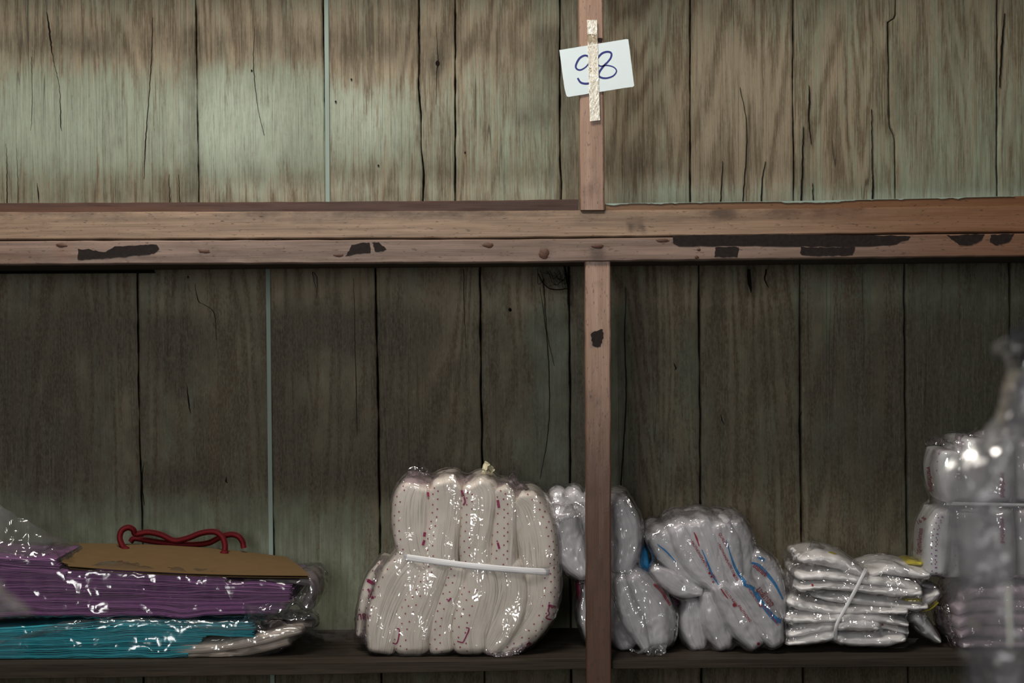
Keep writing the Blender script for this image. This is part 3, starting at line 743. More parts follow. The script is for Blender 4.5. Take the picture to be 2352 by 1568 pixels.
# ------------------------------------------------------------------ soft goods
class Bundle:
    def __init__(s, name, label, cat, base, group=None):
        s.o = thing(name, label, cat, base, group); s.V = []; s.F = []; s.n = 0; s.grids = []

    def lobe(s, pts, y0, dep, mat, ridge=.0007, pitch=.0024, seed=0, e=.45, ey=.42, cap=.55, nphi=132, name='bag_stack', strip=None, crum=.0, zmin=ZTOP + .0008, tip=1.0):
        p = np.array(pts, float)
        c = W(p[:, 0], p[:, 1], np.full(len(p), y0))[:, [0, 2]]
        P3 = np.concatenate([c, (p[:, 2] * mm(y0))[:, None]], 1)
        L = np.linalg.norm(np.diff(c, axis=0), axis=1).sum()
        nt = int(np.clip(L / .0032, 24, 90))
        C = catmull(P3, nt); C[:, 2] = np.maximum(C[:, 2], .002)
        T = np.gradient(C[:, :2], axis=0); T /= np.linalg.norm(T, axis=1)[:, None] + 1e-9
        k = 7; a = np.linspace(math.pi / 2, 0, k + 1)[:-1]
        h0 = C[0, 2]; h1 = C[-1, 2]
        st = C[0, :2] - T[0] * (np.sin(a) * h0 * cap)[:, None]; en = C[-1, :2] + T[-1] * (np.sin(a[::-1]) * h1 * cap)[:, None]
        cen = np.vstack([st, C[:, :2], en]); TT = np.vstack([np.repeat(T[:1], k, 0), T, np.repeat(T[-1:], k, 0)])
        hw = np.concatenate([h0 * np.maximum(np.cos(a), .02), C[:, 2], h1 * np.maximum(np.cos(a[::-1]), .02)])
        ds = np.concatenate([np.maximum(np.cos(a), .02) ** .6, np.ones(nt), np.maximum(np.cos(a[::-1]), .02) ** .6])
        N = np.stack([TT[:, 1], -TT[:, 0]], -1)
        N *= np.sign(N[:, :1] + 1e-6 if abs(N[:, 0].mean()) > abs(N[:, 1].mean()) else N[:, 1:2] + 1e-6)
        ss = np.concatenate([[0], np.cumsum(np.linalg.norm(np.diff(cen, axis=0), axis=1))])
        ph = np.linspace(0, 2 * math.pi, nphi + 1)[:-1]
        cx = np.sign(np.cos(ph)) * np.abs(np.cos(ph)) ** e; sy = np.sign(np.sin(ph)) * np.abs(np.sin(ph)) ** ey
        wmax = hw.max()
        nr_ = np.broadcast_to(cx, (len(hw), nphi)); S = np.broadcast_to(ss[:, None], nr_.shape)
        front = np.clip(-sy, 0, 1)[None] ** .5
        u = nr_ * wmax
        wob = (vn(S / .03, nr_ * 1.5, seed + 31) - .5) * .004
        r = ridge * ((vn((u + wob) / pitch, S / .06, seed) - .5) * 2 + (vn((u + wob) / (pitch * 4), S / .05, seed + 3) - .5) * 3) * front
        r = r + crum * (np.abs(vn(u / .012 + S / .02, S / .018 - u / .02, seed + 8) - .5) * -2 + .5)
        big = (vn(u / .03, S / .045, seed + 12) - .5) * .004
        n_c = nr_ * hw[:, None]
        yy = y0 + dep + sy[None] * dep * ds[:, None] + (-np.abs(sy)[None] * (r + big)) * np.sign(-sy)[None]
        if strip is not None:
            m = ((nr_ > strip[0]) & (nr_ < strip[1])).astype(float) * front
            yy = yy + m * r
        else: m = 0 * nr_
        m = np.maximum(m, (np.abs(nr_) > .97).astype(float))
        X = cen[:, None, 0] + N[:, None, 0] * (n_c + cx[None] * r * 0.6); Z = cen[:, None, 1] + N[:, None, 1] * (n_c + cx[None] * r * .6)
        Z = np.where(Z < zmin, zmin + (Z - zmin) * .02, Z); Z = np.maximum(Z, zmin - .0004)
        V = np.stack([X, yy, Z], -1)
        Fc = grid_faces(len(hw), nphi, True) + [tuple(range(nphi)), tuple(range((len(hw) - 1) * nphi, len(hw) * nphi))[::-1]]
        if N[0, 0] * TT[0, 1] - N[0, 1] * TT[0, 0] < 0: Fc = [f[::-1] for f in Fc]
        A = np.stack([m, 0 * m, 0 * m, 0 * m + 1], -1)
        V2 = V.reshape(-1, 3)
        o = mesh(name, V2, Fc, mat, s.o, True, uv=np.stack([u, S], -1).reshape(-1, 2), attr=A.reshape(-1, 4))
        s.F += [tuple(i + s.n for i in f) for f in Fc]; s.V.append(V2); s.n += len(V2)
        s.grids.append((V, cx, ss, hw))
        return o

    def bvh(s):
        return BVHTree.FromPolygons([tuple(v) for v in np.concatenate(s.V)], s.F)

    def film(s, mat, grow=.006, shrink=.003, voxel=.0042, smooth=12, crum=.0016, seed=0, name='cellophane_wrap', zmin=ZTOP + .0003, sel=None):
        V = np.concatenate(s.V)
        me = bpy.data.meshes.new('tmp'); me.from_pydata([tuple(v) for v in V], [], s.F); me.update()
        o = bpy.data.objects.new('tmp', me); COL.objects.link(o)
        m = o.modifiers.new('a', 'REMESH'); m.mode = 'VOXEL'; m.voxel_size = voxel
        m = o.modifiers.new('b', 'DISPLACE'); m.strength = grow; m.mid_level = 0
        m = o.modifiers.new('c', 'REMESH'); m.mode = 'VOXEL'; m.voxel_size = voxel
        m = o.modifiers.new('d', 'SMOOTH'); m.iterations = smooth; m.factor = .5
        m = o.modifiers.new('e', 'DISPLACE'); m.strength = -shrink; m.mid_level = 0
        dg = bpy.context.evaluated_depsgraph_get(); ev = o.evaluated_get(dg)
        me2 = bpy.data.meshes.new_from_object(ev)
        bpy.data.objects.remove(o); bpy.data.meshes.remove(me)
        n_ = len(me2.vertices); co = np.zeros(n_ * 3); me2.vertices.foreach_get('co', co); co = co.reshape(-1, 3)
        no = np.zeros(n_ * 3); me2.vertices.foreach_get('normal', no); no = no.reshape(-1, 3)
        x, y, z = co.T
        d = (np.abs(vn((x + y * .7) / .022 + 3, (z - y * .4) / .030, seed) - .5) * -2 + .6) * crum * 1.4
        d += (np.abs(vn((x * .7 + z * .7) / .011, (z * .7 - x * .7 + y) / .014, seed + 4) - .5) * -2 + .6) * crum * .7
        co = co + no * d[:, None]
        co[:, 2] = np.maximum(co[:, 2], zmin)
        me2.vertices.foreach_set('co', co.ravel())
        me2.polygons.foreach_set('use_smooth', [True] * len(me2.polygons))
        me2.materials.clear(); me2.materials.append(mat); me2.name = name; me2.update()
        ob = bpy.data.objects.new(name, me2); COL.objects.link(ob); adopt(ob, s.o)
        return ob

    def stars(s, gi, cols, every=.015, r=.0018, mat=None, a0=0, a1=1, name='printed_stars'):
        """small five-pointed stars printed on lobe gi along columns at relative widths cols"""
        V, cx, ss, hw = s.grids[gi]
        Vs, Fs = [], []
        nf = np.arange(len(cx)); fro = nf[np.sin(np.linspace(0, 2 * math.pi, len(cx) + 1)[:-1]) < 0]
        for ci, c in enumerate(cols):
            j = fro[np.argmin(np.abs(cx[fro] - c))]
            n_ = int((ss[-1]) / every)
            for q in range(n_):
                sv = (q + .5 + (.5 if ci % 2 else 0)) * every
                if sv > ss[-1] * a1 or sv < ss[-1] * a0: continue
                i = int(np.clip(np.searchsorted(ss, sv), 1, len(ss) - 2))
                p = V[i, j]; t = V[i + 1, j] - V[i - 1, j]; b = V[i, (j + 2) % V.shape[1]] - V[i, j - 2]
                nn = np.cross(t, b); nn /= np.linalg.norm(nn) + 1e-9
                if nn[1] > 0: nn = -nn
                t = t / (np.linalg.norm(t) + 1e-9); b = np.cross(nn, t)
                a = np.linspace(0, 2 * math.pi, 11)[:-1] + q
                rr = np.where(np.arange(10) % 2 == 0, r, r * .45)
                P_ = p + nn * .0009 + (np.cos(a) * rr)[:, None] * t + (np.sin(a) * rr)[:, None] * b
                k = len(Vs) * 10; Vs.append(P_); Fs.append(tuple(range(k, k + 10)))
        return Vs, Fs

    def decal(s, polys, name, mat, lift=.0012, bvh=None):
        """flat print laid on the surface: polygons in photograph pixels, each vertex put on the goods"""
        bvh = bvh or s.bvh(); Vs, Fs = [], []
        for poly in polys:
            idx = []
            hits = []
            for x, y in poly:
                q = P(x, y, 0); d = (q - CAM).normalized()
                h = bvh.ray_cast(CAM, d)
                hits.append(h[0] - d * lift if h[0] else None)
            if any(h is None for h in hits) or len(hits) < 3: continue
            if max(h.y for h in hits) - min(h.y for h in hits) > .03: continue
            k = len(Vs); Vs += [tuple(h) for h in hits]; Fs.append(tuple(range(k, k + len(hits))))
        if Vs: return mesh(name, np.array(Vs), Fs, mat, s.o)

    def ribbon(s, path, hw, name, mat, lift=.0012, n_=60, bvh=None):
        p = catmull(path, n_); T = np.gradient(p[:, :2], axis=0); T /= np.linalg.norm(T, axis=1)[:, None] + 1e-9
        N = np.stack([-T[:, 1], T[:, 0]], -1); h = (p[:, 2:3] if p.shape[1] > 2 else hw)
        A_ = p[:, :2] + N * h; B_ = p[:, :2] - N * h
        return s.decal([[A_[i], A_[i + 1], B_[i + 1], B_[i]] for i in range(n_ - 1)], name, mat, lift, bvh)


def text_polys(txt, x, y, size, ang, squash=1.0, shear=0.0, bold=0.0):
    """letters as pixel-space triangles: baseline start (x, y), cap height ~size px, angle in degrees clockwise"""
    cu = bpy.data.curves.new('t', 'FONT'); cu.body = txt; cu.size = 1; cu.resolution_u = 2; cu.offset = bold
    o = bpy.data.objects.new('t', cu); COL.objects.link(o)
    dg = bpy.context.evaluated_depsgraph_get(); me = bpy.data.meshes.new_from_object(o.evaluated_get(dg))
    a = math.radians(ang); ca, sa = math.cos(a), math.sin(a)
    v = [(p.co.x * squash + p.co.y * shear, p.co.y) for p in me.vertices]
    v = [(x + size * (ca * p - sa * -q), y + size * (sa * p + ca * -q)) for p, q in v]
    out = [[v[i] for i in f.vertices] for f in me.polygons]
    bpy.data.objects.remove(o); bpy.data.meshes.remove(me)
    return out


def dot(x, y, r_):
    return [(x + r_ * math.cos(t), y + r_ * math.sin(t)) for t in np.linspace(0, 2 * math.pi, 17)[:-1]]


def add_stars(B, spec, mat, name='printed_star_pattern', r=.0018):
    Vs, Fs = [], []
    for gi, cols, ev, a0, a1 in spec:
        v, f = B.stars(gi, cols, ev, r, None, a0, a1)
        k = len(Vs) * 10
        Vs += v; Fs += [tuple(i + k for i in t) for t in f]
    o = mesh(name, np.concatenate(Vs), Fs, mat, B.o); o['kind'] = 'stuff'
    return o


def film_patch(A_, B_, YA, YB_, amp, mat, name, parent, nu=60, nv=40, seed=0, bulge=0.0, wave=.02):
    """sheet of film ruled between two pixel polylines"""
    a = catmull(A_, nu); b = catmull(B_, nu)
    t = np.linspace(0, 1, nv)[None, :, None]
    G = a[:, None, :2] * (1 - t) + b[:, None, :2] * t
    Y = (YA * (1 - t[..., 0]) + YB_ * t[..., 0]) - bulge * np.sin(math.pi * t[..., 0]) + 0 * G[..., 0]
    V = W(G[..., 0], G[..., 1], Y)
    u = G[..., 0] * .00075; v = G[..., 1] * .00075
    e_ = np.sin(math.pi * t[..., 0]) ** .3
    V[..., 1] += ((np.abs(vn(u / wave, v / wave, seed) - .5) * 2 - .5) * amp + (np.abs(vn(u / wave * 2.3 + v / wave, v / wave * 2.1, seed + 1) - .5) * 2 - .5) * amp * .5)
    V[..., 0] += (vn(u / wave * 2, v / wave * 2, seed + 3) - .5) * amp * .5
    V[..., 2] += (vn(u / wave * 2, v / wave * 2, seed + 5) - .5) * amp * .5
    V[..., 2] = np.where(V[..., 1] > 0, np.maximum(V[..., 2], ZTOP + .001), V[..., 2])
    return mesh(name, V.reshape(-1, 3), grid_faces(nu, nv), mat, parent, True)


def base(px, Y):
    v = W(px, 1500, Y); return (float(v[0]), Y, ZTOP)


# ---- B: starred bag bundle ------------------------------------------------
B = Bundle('plastic_bag_bundle', 'big wrapped bundle of cream plastic bags with magenta star print, white strap around the middle', 'bag bundle', base(1060, .12))
spec = [  # points (x, y, half width), front Y, half depth, printed strip
    ([(955, 1108, 33), (947, 1150, 41), (944, 1205, 42), (950, 1255, 38), (966, 1300, 33)], .046, .085, (-1, -.35)),
    ([(1020, 1096, 30), (1023, 1130, 36), (1020, 1190, 36), (1012, 1250, 38), (1015, 1300, 34)], .040, .085, (-1, -.25)),
    ([(1092, 1102, 32), (1101, 1140, 42), (1098, 1200, 38), (1092, 1250, 36), (1095, 1300, 34)], .036, .085, (-1, -.3)),
    ([(1150, 1112, 20), (1157, 1150, 27), (1158, 1220, 28), (1156, 1300, 30)], .038, .085, (-1, .35)),
    ([(1192, 1132, 22), (1212, 1170, 40), (1232, 1230, 44), (1238, 1300, 42)], .044, .085, (.3, 1)),
    ([(887, 1306, 22), (862, 1350, 26), (846, 1410, 24), (840, 1460, 22)], .085, .06, (-1, 1)),
    ([(950, 1302, 45), (922, 1340, 48), (896, 1395, 44), (880, 1450, 38), (874, 1492, 30)], .044, .085, (-1, -.72)),
    ([(1005, 1305, 30), (986, 1350, 38), (962, 1405, 42), (945, 1455, 42), (945, 1490, 38)], .038, .085, (-1, -.15)),
    ([(1048, 1305, 28), (1036, 1350, 32), (1016, 1410, 31), (1010, 1460, 28), (1014, 1492, 27)], .042, .085, (-1, 0)),
    ([(1102, 1305, 34), (1108, 1350, 42), (1096, 1400, 46), (1082, 1450, 44), (1084, 1488, 40)], .034, .085, (-1, -.1)),
    ([(1165, 1305, 36), (1172, 1350, 40), (1162, 1405, 44), (1140, 1455, 42), (1118, 1494, 26)], .038, .085, None),
    ([(1237, 1302, 43), (1239, 1360, 42), (1226, 1410, 42), (1192, 1455, 38), (1150, 1486, 26)], .046, .085, (.1, 1)),
]
for i, (pts, y0, dep, stp) in enumerate(spec):
    if i < 5: pts = [(pts[0][0], pts[0][1] + 15, pts[0][2] * .94)] + pts[1:]
    B.lobe([(a_, b_, c_ * 1.16) for a_, b_, c_ in pts], y0, dep, M_LAYER, .0010, .0024, i * 7 + 1, ey=.3, strip=stp, name='bag_stack')
add_stars(B, [(0, (-.93, -.78, -.58), .0155, 0.05, .98), (1, (-.9, -.66, -.42), .016, .05, 1), (2, (-.85, -.6, -.38), .016, .05, 1), (3, (-.8, -.45, -.1, .2), .016, 0, 1), (4, (.5, .7, .86, .96), .0155, .05, 1),
              (5, (-.8, -.3, .3), .017, 0, 1), (6, (-.92, -.8), .016, 0, .8), (7, (-.8, -.55, -.3), .0155, .05, 1), (8, (-.7, -.35, -.05), .0155, 0, 1),
              (9, (-.8, -.55, -.3), .0155, .3, 1), (11, (.3, .5, .7, .86, .96), .0155, 0, 1)], M_MAGENTA, 'printed_star_pattern', .0021)
bv = B.bvh()
for k, (pa, hw) in enumerate([([(1259, 1390), (1277, 1394)], 3), ([(1262, 1392), (1259, 1402), (1262, 1409), (1254, 1418), (1268, 1422), (1273, 1408)], 1.7), ([(1205, 1484), (1215, 1478), (1220, 1484)], 4),
                              ([(1206, 1486), (1212, 1490), (1221, 1480)], 2),
                              ([(844, 1332), (861, 1342)], 4), ([(845, 1352), (856, 1372), (846, 1366)], 2.5), ([(856, 1352), (850, 1366), (858, 1374)], 2.2),
                              ([(911, 1443), (917, 1446), (914, 1470), (909, 1478), (902, 1476)], 1.4), ([(1070, 1441), (1077, 1445), (1065, 1472), (1061, 1475), (1050, 1472)], 1.4),
                              ([(1060, 1125), (1068, 1150), (1064, 1160)], 2.2), ([(983, 1130), (984, 1140)], 2.4), ([(1143, 1148), (1146, 1166)], 3), ([(976, 1222), (974, 1232)], 3), ([(975, 1240), (971, 1252)], 2.8),
                              ([(1143, 1246), (1147, 1260)], 2.4), ([(1036, 1373), (1029, 1381)], 2.2)]):
    B.ribbon(pa, hw, 'printed_letter', M_MAGENTA, .0014, 24, bv)
B.decal(text_polys('พาณ', 812, 1424, 24, -5, .75, bold=.02), 'printed_letter', M_MAGENTA, .0014, bv)
B.film(M_FILM, .007, .004, .0045, 12, .0022, 3)
# purple-tinted film gathered over the top and the left shoulder
film_patch([(932, 1080), (985, 1088), (1050, 1082), (1120, 1092), (1175, 1098), (1215, 1120), (1262, 1170)], [(925, 1106), (985, 1112), (1050, 1112), (1120, 1122), (1165, 1130), (1205, 1150), (1250, 1190)], .10, .05, .006, M_FILM_P, 'cellophane_top', B.o, 90, 14, 3, .012, .012)
film_patch([(938, 1070), (950, 1064), (972, 1072), (990, 1082)], [(936, 1100), (955, 1092), (975, 1092), (994, 1092)], .12, .09, .010, M_FILM_P, 'cellophane_frill', B.o, 40, 16, 5, .012, .008)
film_patch([(1170, 1092), (1180, 1083), (1192, 1096), (1215, 1120)], [(1165, 1110), (1180, 1106), (1195, 1115), (1210, 1135)], .11, .08, .008, M_FILM_P, 'cellophane_frill', B.o, 40, 16, 8, .012, .008)
film_patch([(905, 1275), (870, 1278), (848, 1310), (830, 1380), (815, 1440), (812, 1475)], [(915, 1292), (890, 1300), (872, 1340), (862, 1390), (850, 1440), (846, 1480)], .12, .07, .006, M_FILM_P, 'cellophane_shoulder', B.o, 70, 20, 12, .012, .014)
film_patch([(1110, 1480), (1150, 1495), (1190, 1480), (1215, 1470)], [(1120, 1504), (1150, 1508), (1190, 1500), (1205, 1490)], .05, .03, .005, M_FILM_P, 'cellophane_frill', B.o, 40, 14, 15, .006, .008)
# film tip with its glint painted as gold colour
tipv = [(1106, 1092), (1112, 1075), (1117, 1060), (1130, 1068), (1134, 1080), (1131, 1092)]
film_patch([(1106, 1094), (1108, 1078), (1117, 1059)], [(1132, 1094), (1135, 1080), (1119, 1060)], .09, .10, .012, mat_simple('painted_gold_glint', (.62, .56, .38), .22, .9, .5, (500, 500, 500), 1), 'twisted_film_tip', B.o, 20, 14, 4, .01, .009)
# strap
def strap(B_, path, hw, th, mat, name='tie_strap', n_=80, nw=7):
    p = catmull(path, n_)                      # x, y, Y
    T = np.gradient(p[:, :2], axis=0); T /= np.linalg.norm(T, axis=1)[:, None]; N = np.stack([-T[:, 1], T[:, 0]], -1)
    q = np.linspace(-1, 1, nw)
    h = hw * (1 - .12 * vn(np.arange(n_) / 9, 0 * np.arange(n_), 2))
    G = p[:, None, :2] + N[:, None] * (q[None, :, None] * h[:, None, None])
    V = W(G[..., 0], G[..., 1], p[:, None, 2] + 0 * G[..., 0]); V[..., 1] += (q ** 2)[None] * .0012 - (vn(q * 3 + 5, 0 * q, 3) * .0008)[None]
    Vb = V.copy(); Vb[..., 1] += th
    n1 = n_ * nw
    Fc = [f for f in grid_faces(n_, nw)] + [f[::-1] for f in grid_faces(n_, nw, off=n1)]
    for i in range(n_ - 1):
        a, b = i * nw, (i + 1) * nw
        Fc += [(a, b, n1 + b, n1 + a), (a + nw - 1, n1 + a + nw - 1, n1 + b + nw - 1, b + nw - 1)]
    s_ = np.concatenate([[0], np.cumsum(np.linalg.norm(np.diff(p[:, :2], axis=0), axis=1))]) * .00075
    UV = np.stack([np.broadcast_to(q * hw * .00075, (n_, nw)), np.broadcast_to(s_[:, None], (n_, nw))], -1).reshape(-1, 2)
    return mesh(name, np.concatenate([V.reshape(-1, 3), Vb.reshape(-1, 3)]), Fc, mat, B_.o, True, uv=np.concatenate([UV, UV]))


strap(B, [(902, 1273, .14), (915, 1277, .06), (950, 1282, .036), (1000, 1289, .033), (1060, 1297, .030), (1120, 1303, .029), (1180, 1308, .032), (1235, 1312, .037), (1268, 1314, .055), (1281, 1314, .14)], 7.6, .0012, M_STRAP)

# ---- C: bundle behind the post ---------------------------------------------
C = Bundle('plastic_bag_bundle', 'milky plastic bag bundle standing behind the lower post, bulging out on both its sides', 'bag bundle', base(1400, .16))
C.bl = [([(1282, 1140, 18), (1292, 1175, 30), (1305, 1220, 34)], .12, .05), ([(1318, 1138, 18), (1330, 1175, 28), (1345, 1220, 30)], .13, .05),
        ([(1300, 1190, 32), (1300, 1235, 40), (1318, 1285, 36), (1342, 1318, 22)], .065, .07),
        ([(1380, 1165, 40), (1378, 1230, 45), (1372, 1300, 36)], .10, .06),
        ([(1418, 1160, 30), (1434, 1205, 36), (1440, 1260, 34), (1432, 1306, 26)], .060, .075),
        ([(1455, 1185, 12), (1462, 1230, 14), (1458, 1285, 16)], .10, .05),
        ([(1358, 1345, 16), (1356, 1400, 24), (1362, 1450, 22), (1375, 1480, 14)], .09, .05),
        ([(1408, 1330, 18), (1412, 1390, 30), (1430, 1450, 34), (1440, 1480, 26)], .075, .07),
        ([(1425, 1335, 18), (1444, 1390, 26), (1462, 1440, 26), (1484, 1488, 13)], .045, .06),
        ([(1455, 1335, 30), (1484, 1375, 42), (1508, 1425, 46), (1514, 1470, 36)], .052, .08)]
for i, (p, y, d) in enumerate(C.bl):
    C.lobe([(a_, b_, c_ * 1.1) for a_, b_, c_ in p], y, d, M_MILK, .0010, .007, 200 + i * 5, e=.7, ey=.4, crum=.0018, cap=.8)
C.film(M_FILM, .007, .004, .0045, 8, .003, 21)
film_patch([(1262, 1185), (1300, 1160), (1345, 1150)], [(1268, 1215), (1300, 1195), (1345, 1185)], .09, .06, .006, M_FILM_LOOSE, 'cellophane_frill', C.o, 50, 20, 22, .01, .014)
film_patch([(1440, 1480), (1462, 1490), (1500, 1482), (1535, 1478)], [(1446, 1494), (1470, 1500), (1504, 1504), (1530, 1500)], .05, .03, .008, M_FILM_LOOSE, 'cellophane_frill', C.o, 50, 18, 23, .006, .01)
cbv = C.bvh()
C.decal([dot(1270, 1203, 3)], 'printed_dot', M_RED, .004, cbv)
C.ribbon([(1502, 1340), (1520, 1358), (1532, 1378), (1540, 1390)], 3.0, 'printed_line', M_RED, .0015, 30, cbv)
# blue printed folds squeezed between the bundles
Cb = C.lobe([(1469, 1245, 5), (1478, 1270, 11), (1480, 1300, 15), (1488, 1325, 12), (1508, 1350, 9), (1530, 1385, 8)], .10, .03, mat_simple('blue_printed_plastic', (.012, .19, .42), .35, .6, .7, (70, 70, 90), .5), .0006, .004, 280, e=.8, name='printed_fold')
C.lobe([(1545, 1375, 12), (1556, 1400, 12), (1560, 1440, 9)], .13, .03, mat_simple('dark_purple_printed_plastic', (.10, .01, .06), .35, .6, .7, (70, 70, 90), .5), .0006, .004, 281, e=.8, name='printed_fold')
C.lobe([(1333, 1338, 10), (1336, 1380, 9), (1342, 1420, 8)], .10, .03, mat_simple('dark_red_printed_plastic', (.12, .008, .03), .35, .6, .6, (70, 70, 90), .5), .0006, .004, 282, e=.8, name='printed_fold')

# ---- D: leaning bundle ------------------------------------------------------
D = Bundle('plastic_bag_bundle', 'leaning milky plastic bag bundle pinched at the waist, printed with blue bands and red lettering', 'bag bundle', base(1680, .14))
D.bl = [([(1502, 1215, 24), (1538, 1258, 36), (1585, 1310, 28), (1625, 1342, 14)], .070, .07), ([(1504, 1310, 9), (1535, 1332, 22), (1575, 1352, 22), (1610, 1360, 10)], .062, .05),
        ([(1560, 1200, 32), (1582, 1255, 38), (1612, 1310, 28), (1640, 1346, 14)], .058, .08), ([(1608, 1190, 30), (1628, 1250, 34), (1648, 1310, 26), (1662, 1345, 14)], .052, .085),
        ([(1655, 1196, 28), (1672, 1250, 33), (1686, 1310, 27), (1694, 1346, 18)], .048, .085), ([(1690, 1190, 20), (1706, 1240, 24), (1714, 1290, 22), (1716, 1330, 16)], .058, .08),
        ([(1592, 1385, 14), (1594, 1420, 28), (1600, 1462, 28), (1606, 1482, 20)], .075, .06), ([(1628, 1368, 16), (1640, 1410, 32), (1656, 1455, 32), (1664, 1482, 22)], .060, .07),
        ([(1655, 1350, 22), (1684, 1392, 34), (1714, 1440, 36), (1738, 1478, 22)], .044, .075), ([(1702, 1346, 26), (1736, 1390, 32), (1766, 1438, 34), (1784, 1474, 22)], .040, .075),
        ([(1736, 1278, 17), (1752, 1312, 36), (1780, 1370, 30), (1796, 1418, 13)], .060, .065)]
for i, (p, y, d) in enumerate(D.bl):
    if i in (0, 2, 3, 4, 5): p = [(p[0][0] + 4, p[0][1] + 15, p[0][2] * .95)] + p[1:]
    D.lobe([(a_, b_, c_ * 1.14) for a_, b_, c_ in p], y, d, M_MILK, .0011, .007, 300 + i * 5, e=.7, ey=.38, crum=.002, cap=.8)
dbv = D.bvh()
txt = 'PALITHONGPLASTIC CO.,LTD'
for t_, x, y, ang, sz in [('• ' + txt, 1584, 1240, 58.5, 8.2), ('• ' + txt, 1647, 1247, 63, 7.6), ('CO.,LTD PLASTIC', 1664, 1357, 52, 6.5), ('PALITHONG', 1694, 1392, 53, 9), ('PLASTIC CO.,LTD', 1718, 1354, 55, 7), ('PALITHONG PLASTIC', 1752, 1392, 52, 6.5), ('QUALITY', 1650, 1225, 62, 9)]:
    D.decal(text_polys(t_, x, y, sz, ang, .92, bold=.02), 'printed_lettering', M_RED, .0014, dbv)
for x, y, r in [(1687, 1389, 4.5), (1747, 1389, 4.5), (1742, 1478, 3.4), (1797, 1484, 3.4), (1630, 1316, 3), (1686, 1321, 3), (1634, 1324, 2.4), (1638, 1336, 2.2)]:
    D.decal([dot(x, y, r)], 'printed_dot', M_RED, .0016, dbv)
for pa in [[(1612, 1262, 1), (1624, 1290, 1.8), (1636, 1320, 2.4), (1650, 1342, .8)], [(1668, 1240, .6), (1680, 1280, 1.8), (1692, 1310, 3), (1712, 1338, 4)], [(1706, 1340, 3), (1730, 1352, 5), (1744, 1376, 5.5), (1766, 1406, 5.5), (1788, 1428, 6.5)],
           [(1726, 1292, 2), (1742, 1298, 3.5), (1762, 1318, 4), (1782, 1344, 3), (1798, 1376, 1.5)], [(1788, 1430, 5.5), (1792, 1418, 3.5)], [(1740, 1278, 3), (1756, 1286, 4)], [(1510, 1250, .8), (1530, 1266, 1.8), (1552, 1290, .8)]]:
    D.ribbon(pa, 0, 'printed_band', M_BLUE, .0013, 30, dbv)
for pa in [[(1594, 1222, 1), (1600, 1236, 2.2), (1606, 1254, 1)], [(1656, 1352, 1.4), (1664, 1364, 1.6), (1672, 1374, 1.0)]]:
    D.ribbon(pa, 0, 'printed_band', M_RED, .0013, 20, dbv)
D.decal(text_polys('มะลิทอง', 1736, 1354, 20, 50, .82, bold=.03), 'printed_lettering', M_RED, .0016, dbv)
D.decal(text_polys('มะลิทอง', 1728, 1300, 15, 40, .8, bold=.03), 'printed_lettering', M_RED, .0016, dbv)
D.film(M_FILM, .006, .0035, .0045, 8, .003, 31)
film_patch([(1672, 1158), (1684, 1166), (1700, 1200), (1712, 1240), (1722, 1268)], [(1690, 1178), (1696, 1188), (1706, 1215), (1714, 1250), (1724, 1272)], .10, .06, .004, M_FILM_LOOSE, 'cellophane_flap', D.o, 50, 16, 33, .006, .01)
film_patch([(1478, 1215), (1520, 1185), (1575, 1172), (1620, 1165), (1660, 1178), (1700, 1178)], [(1485, 1240), (1525, 1215), (1575, 1200), (1622, 1192), (1662, 1200), (1704, 1200)], .11, .05, .007, M_FILM_LOOSE, 'cellophane_frill', D.o, 90, 18, 35, .012, .016)

# ---- E: flat white stack -----------------------------------------------------
E = Bundle('plastic_bag_stack', 'low stack of folded white plastic bags, tied by one slanting strap', 'bag stack', base(1970, .14))
E.bl = [([(1850, 1287, 12), (1890, 1286, 20), (1940, 1298, 21), (1978, 1316, 13)], .060, .08), ([(2006, 1318, 12), (2045, 1310, 17), (2090, 1316, 18), (2130, 1322, 16)], .068, .08),
        ([(1846, 1326, 12), (1900, 1324, 15), (1980, 1334, 16), (2060, 1342, 15), (2112, 1354, 11)], .056, .085), ([(1842, 1352, 10), (1900, 1348, 13), (1980, 1354, 15), (2060, 1362, 17), (2112, 1362, 12)], .050, .09),
        ([(1880, 1370, 9), (1930, 1376, 15), (2010, 1384, 14), (2090, 1394, 13), (2128, 1394, 9)], .060, .085), ([(1822, 1386, 16), (1860, 1396, 18), (1920, 1404, 14), (2000, 1404, 12), (2080, 1406, 12)], .050, .085),
        ([(1816, 1424, 15), (1880, 1424, 16), (1950, 1420, 14), (2030, 1424, 15), (2085, 1436, 9)], .046, .09), ([(1820, 1458, 14), (1860, 1448, 20), (1905, 1440, 19)], .050, .085),
        ([(1816, 1478, 11), (1865, 1472, 16), (1912, 1462, 18)], .046, .085), ([(1936, 1440, 16), (1965, 1437, 23), (2000, 1438, 22), (2012, 1440, 18)], .040, .085),
        ([(1936, 1472, 15), (1980, 1476, 17), (2040, 1474, 17), (2076, 1470, 12)], .044, .085), ([(2022, 1436, 11), (2055, 1444, 12), (2085, 1453, 7)], .058, .08),
        ([(2112, 1398, 12), (2132, 1380, 18), (2150, 1366, 15)], .080, .05), ([(2112, 1424, 15), (2130, 1444, 18), (2158, 1472, 9)], .085, .05)]
for i, (p, y, d) in enumerate(E.bl):
    E.lobe(p, y, d, M_WHITE, .0014, .007, 400 + i * 5, e=.9, ey=.75, crum=.0032, cap=1.25, name='folded_bag')
ebv = E.bvh()
for x, y, r in [(1866, 1343, 2.6), (2027, 1434, 2.4)]:
    E.decal([dot(x, y, r)], 'printed_dot', M_RED, .003, ebv)
M_YEL = mat_simple('yellow_printed_plastic', (.50, .42, .03), .4, .5, .3)
